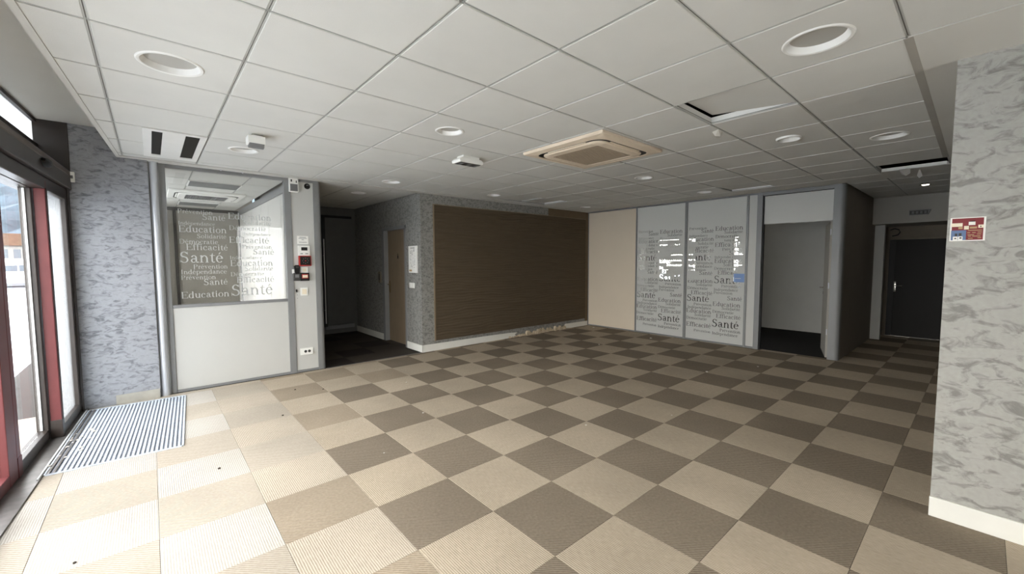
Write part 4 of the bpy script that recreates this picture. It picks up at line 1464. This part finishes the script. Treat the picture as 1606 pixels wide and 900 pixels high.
cp_ = empty('fire_call_point', (1.55, Y, 1.495), 'square red framed fire alarm box with a black face', 'fire alarm')
r_ = wbox('housing', 1.479, 1.628, 1.426, 1.562, 0.045, 'red_plastic', cp_)
wbox('face', 1.491, 1.617, 1.440, 1.552, 0.005, 'black', r_, 0.001, Y - 0.044)
for a in range(8):
    t = a * PI / 4
    wbox('dot', 1.554 + 0.034 * math.cos(t) - 0.004, 1.554 + 0.034 * math.cos(t) + 0.004, 1.496 + 0.034 * math.sin(t) - 0.004, 1.496 + 0.034 * math.sin(t) + 0.004, 0.002, 'grey_print', r_, 0, Y - 0.049)
wbox('centre_light', 1.547, 1.561, 1.489, 1.503, 0.003, 'red_plastic', r_, 0, Y - 0.049)
hs = empty('key_handset', (1.455, Y, 1.37), 'black hand-held reader hanging left below the red alarm box', 'handset')
obj('body', MB().prism([(1.435, 1.325), (1.478, 1.325), (1.485, 1.375), (1.488, 1.425), (1.470, 1.440), (1.440, 1.440), (1.422, 1.425), (1.426, 1.375)], Y - 0.04, Y, 'y'), 'black', hs)
wbox('screen', 1.437, 1.474, 1.400, 1.425, 0.003, 'dark_grey', hs, 0.001, Y - 0.039)
wbox('mount', 1.395, 1.425, 1.33, 1.385, 0.015, 'white_plastic', hs)
sq = empty('junction_box', (1.555, Y, 1.375), 'small blank cream square plate right of the black handset', 'wall plate')
wbox('plate', 1.500, 1.592, 1.335, 1.412, 0.014, 'white_plastic', sq)
wbox('centre', 1.523, 1.568, 1.352, 1.396, 0.003, 'cream_print', sq, 0.001, Y - 0.013)
a1 = empty('call_button', (1.447, Y, 1.285), 'dark grey break-glass box with a pale window, left of its pair', 'call button')
q_ = wbox('housing', 1.408, 1.486, 1.233, 1.335, 0.04, 'dark_grey', a1)
wbox('window', 1.425, 1.470, 1.275, 1.315, 0.003, 'grey_print', q_, 0.001, Y - 0.039)
a2 = empty('call_button', (1.54, Y, 1.28), 'black break-glass box with a red rimmed cream window, right of its pair', 'call button')
q_ = wbox('housing', 1.490, 1.598, 1.229, 1.335, 0.045, 'black', a2)
wbox('window_rim', 1.505, 1.582, 1.262, 1.318, 0.003, 'red_plastic', q_, 0.001, Y - 0.044)
wbox('window', 1.512, 1.575, 1.272, 1.308, 0.003, 'cream_print', q_, 0.001, Y - 0.0465)
ks = empty('key_switch', (1.44, Y, 1.10), 'tiny black key switch left of the white light switch', 'key switch')
wbox('barrel', 1.432, 1.449, 1.082, 1.118, 0.025, 'black', ks)
wbox('screw', 1.447, 1.455, 1.040, 1.048, 0.004, 'grey_print', ks, 0.001)
wbox('screw', 1.447, 1.455, 0.995, 1.003, 0.004, 'grey_print', ks, 0.001)
sw = empty('light_switch', (1.535, Y, 1.08), 'square white light switch below the alarm boxes on the partition', 'light switch')
s_ = wbox('plate', 1.490, 1.582, 1.030, 1.138, 0.011, 'white_plastic', sw)
wbox('rocker', 1.508, 1.564, 1.050, 1.118, 0.005, 'cream_print', s_, 0.002, Y - 0.010)
sk_ = empty('power_socket', (1.54, Y, 0.275), 'double white power socket low on the partition', 'power socket')
s_ = wbox('plate', 1.461, 1.622, 0.230, 0.322, 0.013, 'white_plastic', sk_)
for cx_ in (1.525, 1.572):
    obj('socket_hole', MB().lathe([(0.018, -0.001), (0.018, 0.004)], cx_, 0.276, Y - 0.016, 16, 'y'), 'dark_grey', s_)

bxw = empty('door_contact', (-0.535, 5.90, 2.315), 'small white box on the stuccoed wall at the end of the door header', 'sensor box')
obj('housing', MB().box(-0.556, -0.515, 5.872, 5.90, 2.268, 2.365, 0.004), 'white_plastic', bxw)
obj('button', MB().box(-0.545, -0.527, 5.869, 5.873, 2.30, 2.33), 'grey_print', bxw)

# hall wall
X = 3.275
ev = empty('evacuation_plan', (X, 6.19, 1.51), 'framed evacuation plan on the stuccoed corner beside the brown door', 'wall plan')
f_ = obj('frame', MB().box(X - 0.022, X, 6.055, 6.335, 1.293, 1.735, 0.003), 'white_plastic', ev)
obj('sheet', MB().box(X - 0.0235, X - 0.021, 6.070, 6.320, 1.308, 1.720), 'paper', f_)
rp_ = random.Random(5)
ln = MB()
for k in range(26):
    y0, z0 = rp_.uniform(6.09, 6.26), rp_.uniform(1.36, 1.66)
    if rp_.random() < 0.5:
        ln.box(X - 0.0245, X - 0.0234, y0, y0 + rp_.uniform(0.02, 0.06), z0, z0 + 0.004)
    else:
        ln.box(X - 0.0245, X - 0.0234, y0, y0 + 0.004, z0, z0 + rp_.uniform(0.02, 0.08))
ln.box(X - 0.0245, X - 0.0234, 6.13, 6.26, 1.695, 1.705)
obj('plan_drawing', ln, 'grey_print', f_, kind='stuff')
obj('legend', MB().box(X - 0.0245, X - 0.0234, 6.22, 6.31, 1.315, 1.345), 'ochre_print', f_)
hsw = empty('light_switch', (X, 6.25, 1.085), 'white square light switch under the evacuation plan', 'light switch')
s_ = obj('plate', MB().box(X - 0.012, X, 6.175, 6.345, 1.037, 1.126, 0.003), 'white_plastic', hsw)
obj('rocker', MB().box(X - 0.016, X - 0.011, 6.19, 6.255, 1.05, 1.113, 0.002), 'paper', s_)
obj('rocker', MB().box(X - 0.016, X - 0.011, 6.262, 6.33, 1.05, 1.113, 0.002), 'paper', s_)
he = empty('wall_telephone', (X, 7.52, 1.19), 'slim grey wall device left of the brown hall door', 'wall device')
obj('body', MB().box(X - 0.03, X, 7.47, 7.56, 1.08, 1.29, 0.006), 'frame_tan', he)
obj('cradle', MB().box(X - 0.035, X - 0.028, 7.485, 7.525, 1.13, 1.25, 0.003), 'dark_grey', he)

# poster on the pillar
X = 3.36
ps = empty('fire_notice', (X, 0.06, 1.65), 'small red and blue fire instruction notice on the stucco pillar', 'notice')
yt = lambda u: 0.128 - 0.128 * (u - 190) / 780            # zoomed picture column -> y
zt = lambda v: 1.714 - 0.127 * (v - 210) / 500
b_ = obj('board', MB().box(X - 0.006, X, -0.003, 0.128, 1.587, 1.715, 0.001), 'paper', ps)
def pp(name, u0, u1, v0, v1, mat, lvl=1):
    return obj(name, MB().box(X - 0.006 - 0.0007 * lvl, X - 0.0058, yt(u1), yt(u0), zt(v1), zt(v0)), mat, b_)
pp('red_field', 232, 940, 225, 690, 'red_print')
pp('blue_field', 222, 565, 480, 688, 'blue_print', 2)
pp('title_bar', 222, 475, 325, 400, 'cream_print', 2)
pp('white_label', 610, 760, 305, 375, 'paper', 2)
pp('white_label', 512, 620, 390, 465, 'cream_print', 2)
pp('white_label', 825, 940, 375, 440, 'cream_print', 2)
pp('black_dot', 868, 892, 398, 424, 'black', 3)
pp('black_bar', 632, 745, 285, 300, 'black', 2)
for u0, u1, v in ((600, 910, 482), (590, 655, 530), (700, 778, 530), (820, 910, 522), (810, 900, 562), (600, 745, 576), (615, 675, 605), (705, 885, 605), (825, 900, 640), (615, 720, 650)):
    pp('print_line', u0, u1, v, v + 14, 'ochre_print', 2)
for u0, u1 in ((270, 378), (388, 492)):
    pp('picture_box', u0, u1, 612, 695, 'paper', 3)
for u0, u1, v0, v1 in ((310, 370, 545, 605), (400, 465, 540, 600), (305, 350, 640, 665), (420, 470, 630, 660)):
    pp('pictogram', u0, u1, v0, v1, 'dark_grey', 4)
for u0, u1 in ((385, 480), (640, 800)):
    pp('print_line', u0, u1, 410, 450, 'ochre_print', 2)

# corridor fittings
ex_ = empty('exit_sign', (9.80, 0.73, 2.28), 'emergency exit light box on the grey corridor bulkhead', 'exit sign')
h_ = obj('housing', MB().prism([(0.86, 2.235), (0.63, 2.235), (0.60, 2.315), (0.86, 2.315)], 9.745, 9.80, 'x'), 'grey_print', ex_)
obj('face', MB().box(9.738, 9.746, 0.635, 0.855, 2.243, 2.30), 'dark_grey', h_)
for k in range(4):
    y = 0.65 + 0.05 * k
    obj('lamp_cell', MB().box(9.733, 9.739, y, y + 0.028, 2.25, 2.292), 'grey_print', h_)
ph = empty('intercom', (10.25, 1.337, 1.55), 'wall intercom handset on the dark corridor side wall', 'intercom')
b_ = obj('body', MB().box(10.15, 10.35, 1.30, 1.337, 1.25, 1.72, 0.008), 'frame_tan', ph)
obj('handset', MB().box(10.19, 10.24, 1.27, 1.302, 1.32, 1.66, 0.012), 'white_plastic', b_)
bk = empty('key_box', (10.45, 1.337, 1.35), 'small black box with a knob below the intercom', 'key box')
obj('housing', MB().box(10.42, 10.52, 1.26, 1.337, 1.20, 1.36, 0.006), 'black', bk)
obj('knob', MB().lathe([(0.018, 0.0), (0.015, 0.02), (0.0, 0.022)], 1.30, 1.27, 10.40, 12, 'x'), 'dark_grey', bk)
cb = MB().tube([(10.79, 1.20, 2.05), (10.77, 1.14, 2.07), (10.77, 1.08, 2.05), (10.77, 1.06, 2.0), (10.77, 1.09, 1.95), (10.78, 1.17, 1.93)], 0.010)
obj('loose_cable', cb, 'black', label='loop of black cable above the dark corridor door', cat='cable', smooth=True)

# ------------------------------------------------------------------ crumbs on the floor
rc = random.Random(11)
def crumbs(name, pts, mat, label):
    mb = MB()
    for x, y, r in pts:
        a = rc.random() * 6
        mb.prism([(x + r * math.cos(a + t) * rc.uniform(0.6, 1), y + r * math.sin(a + t) * rc.uniform(0.6, 1)) for t in (0, 1.3, 2.5, 3.6, 5)], 0.0, r * 0.5)
    obj(name, mb, mat, label=label, cat='crumbs', kind='stuff')


crumbs('paint_crumbs', [(1.95, 3.55, 0.012), (2.9, 2.3, 0.010), (5.5, 2.35, 0.02), (6.3, 2.0, 0.012), (2.3, 4.6, 0.010), (1.3, 3.0, 0.007), (3.7, 1.9, 0.009), (7.1, 4.1, 0.025), (7.3, 5.6, 0.03), (5.9, 4.4, 0.015)],
       'crumb', 'pale crumbs of paint scattered over the checkered carpet')
crumbs('dark_crumbs', [(0.31, 3.56, 0.012), (0.02, 2.4, 0.008), (0.9, 4.4, 0.012), (1.2, 5.2, 0.012), (0.2, 2.25, 0.007), (1.45, 5.0, 0.010), (0.55, 1.9, 0.006), (-0.35, 2.9, 0.01)],
       'crumb_dark', 'dark crumbs scattered over the carpet near the entrance')
ROOT.append(FM)
mb = MB()
for k in range(26):
    s, n_, r = rc.uniform(-1.62, -0.7), rc.uniform(0.04, 0.2), rc.uniform(0.004, 0.014)
    a = rc.random() * 6
    mb.prism([(n_ + r * math.cos(a + t), s + r * math.sin(a + t) * 0.8) for t in (0, 1.3, 2.5, 3.6, 5)], 0.0095, 0.0095 + r * 0.6)
obj('mat_grit', mb, 'crumb', None, 'root', label='grit and pale flakes lying along the doormat by the door track', cat='crumbs', kind='stuff')
ROOT.pop()

# ------------------------------------------------------------------ outdoors
obj('ground_pavement', MB().box(-60, -0.75, -60, 33, -0.30, -0.03).box(-0.75, 60, 11.2, 33, -0.3, -0.03), 'pavement', kind='structure', label='pale pavement outside the glass doors', cat='pavement')
obj('ground_road', MB().box(-90, 60, 33, 72, -0.3, -0.05), 'asphalt', kind='structure', label='asphalt road beyond the pavement', cat='road')
for k, y in enumerate((34.2, 36.5, 52.0)):
    obj('road_line', MB().box(-60, 40, y, y + 0.9, -0.05, -0.045), 'road_paint', label=['nearest white line painted on the road', 'second white line on the road, before the car', 'far white road line behind the car'][k], cat='road marking')
hm = MB()
NXh, NYh = 60, 34
rh = random.Random(4)
vs, fs = [], []
for j in range(NYh + 1):
    for i in range(NXh + 1):
        x = -95 + 130 * i / NXh
        y = 74 + 75 * j / NYh
        h = 36 * (j / NYh) ** 0.8 + rh.uniform(-0.9, 0.9) * min(1, j / 2)
        vs.append((x, y + rh.uniform(-0.7, 0.7), h - 0.3))
for j in range(NYh):
    for i in range(NXh):
        k = j * (NXh + 1) + i
        fs.append((k, k + 1, k + NXh + 2, k + NXh + 1))
obj('hillside', hm.add(vs, fs), 'hill', kind='structure', label='scrub covered hillside beyond the road', cat='hill')
gwl = MB().box(-40, 5, 68, 68.5, -0.1, 1.9)
obj('garden_wall', gwl, 'render_white', label='low white wall along the far side of the road', cat='wall')
hs_ = empty('house', (-10.4, 71, 0), 'small white house with a brown roof seen through the glass door', 'house')
obj('walls', MB().box(-12.4, -9.6, 69.5, 73, 0, 3.3), 'house_wall', hs_)
obj('roof', MB().prism([(-12.8, 3.3), (-9.2, 3.3), (-10.2, 4.6), (-11.8, 4.6)], 69.2, 73.3, 'y'), 'roof_tile', hs_)
for x in (-12.0, -11.1, -10.3):
    obj('window', MB().box(x, x + 0.5, 69.46, 69.52, 1.9, 2.9), 'car_glass', hs_)

car = empty('car', (-6.5, 40.6, -0.05), 'white car parked on the road outside the glass door', 'car')
cx0 = -8.4
prof = [(0.0, 0.25), (0.05, 0.75), (0.35, 0.88), (1.0, 0.95), (1.55, 1.40), (2.9, 1.45), (3.65, 0.98), (3.95, 0.9), (4.05, 0.55), (4.0, 0.25)]
obj('body', MB().prism([(cx0 + a, b - 0.05) for a, b in prof], 39.8, 41.45, 'y'), 'car_paint', car, smooth=False)
obj('side_window', MB().prism([(cx0 + a, b - 0.05) for a, b in [(1.15, 0.98), (1.62, 1.34), (2.15, 1.36), (2.15, 0.98)]], 39.78, 39.81, 'y'), 'car_glass', car)
obj('side_window', MB().prism([(cx0 + a, b - 0.05) for a, b in [(2.22, 0.98), (2.22, 1.37), (2.85, 1.38), (3.4, 1.0)]], 39.78, 39.81, 'y'), 'car_glass', car)
for a in (0.85, 3.2):
    for y0 in (39.78, 41.27):
        wv = obj('wheel', MB().lathe([(0.0, 0.0), (0.31, 0.0), (0.33, 0.03), (0.33, 0.17), (0.31, 0.2), (0.0, 0.2)], cx0 + a, 0.28, y0, 20, 'y'), 'tyre', car, smooth=True)
        obj('rim', MB().lathe([(0.0, -0.01), (0.19, -0.01), (0.2, 0.0)], cx0 + a, 0.28, y0, 14, 'y'), 'silver', wv)
# neighbouring wall pier seen through the fixed leaf
obj('wall_neighbour', MB().box(-1.06, -0.42, 8.2, 8.6, -0.03, 3.2), 'render_white', kind='structure', label='pale outside wall pier seen through the fixed glass leaf', cat='wall')
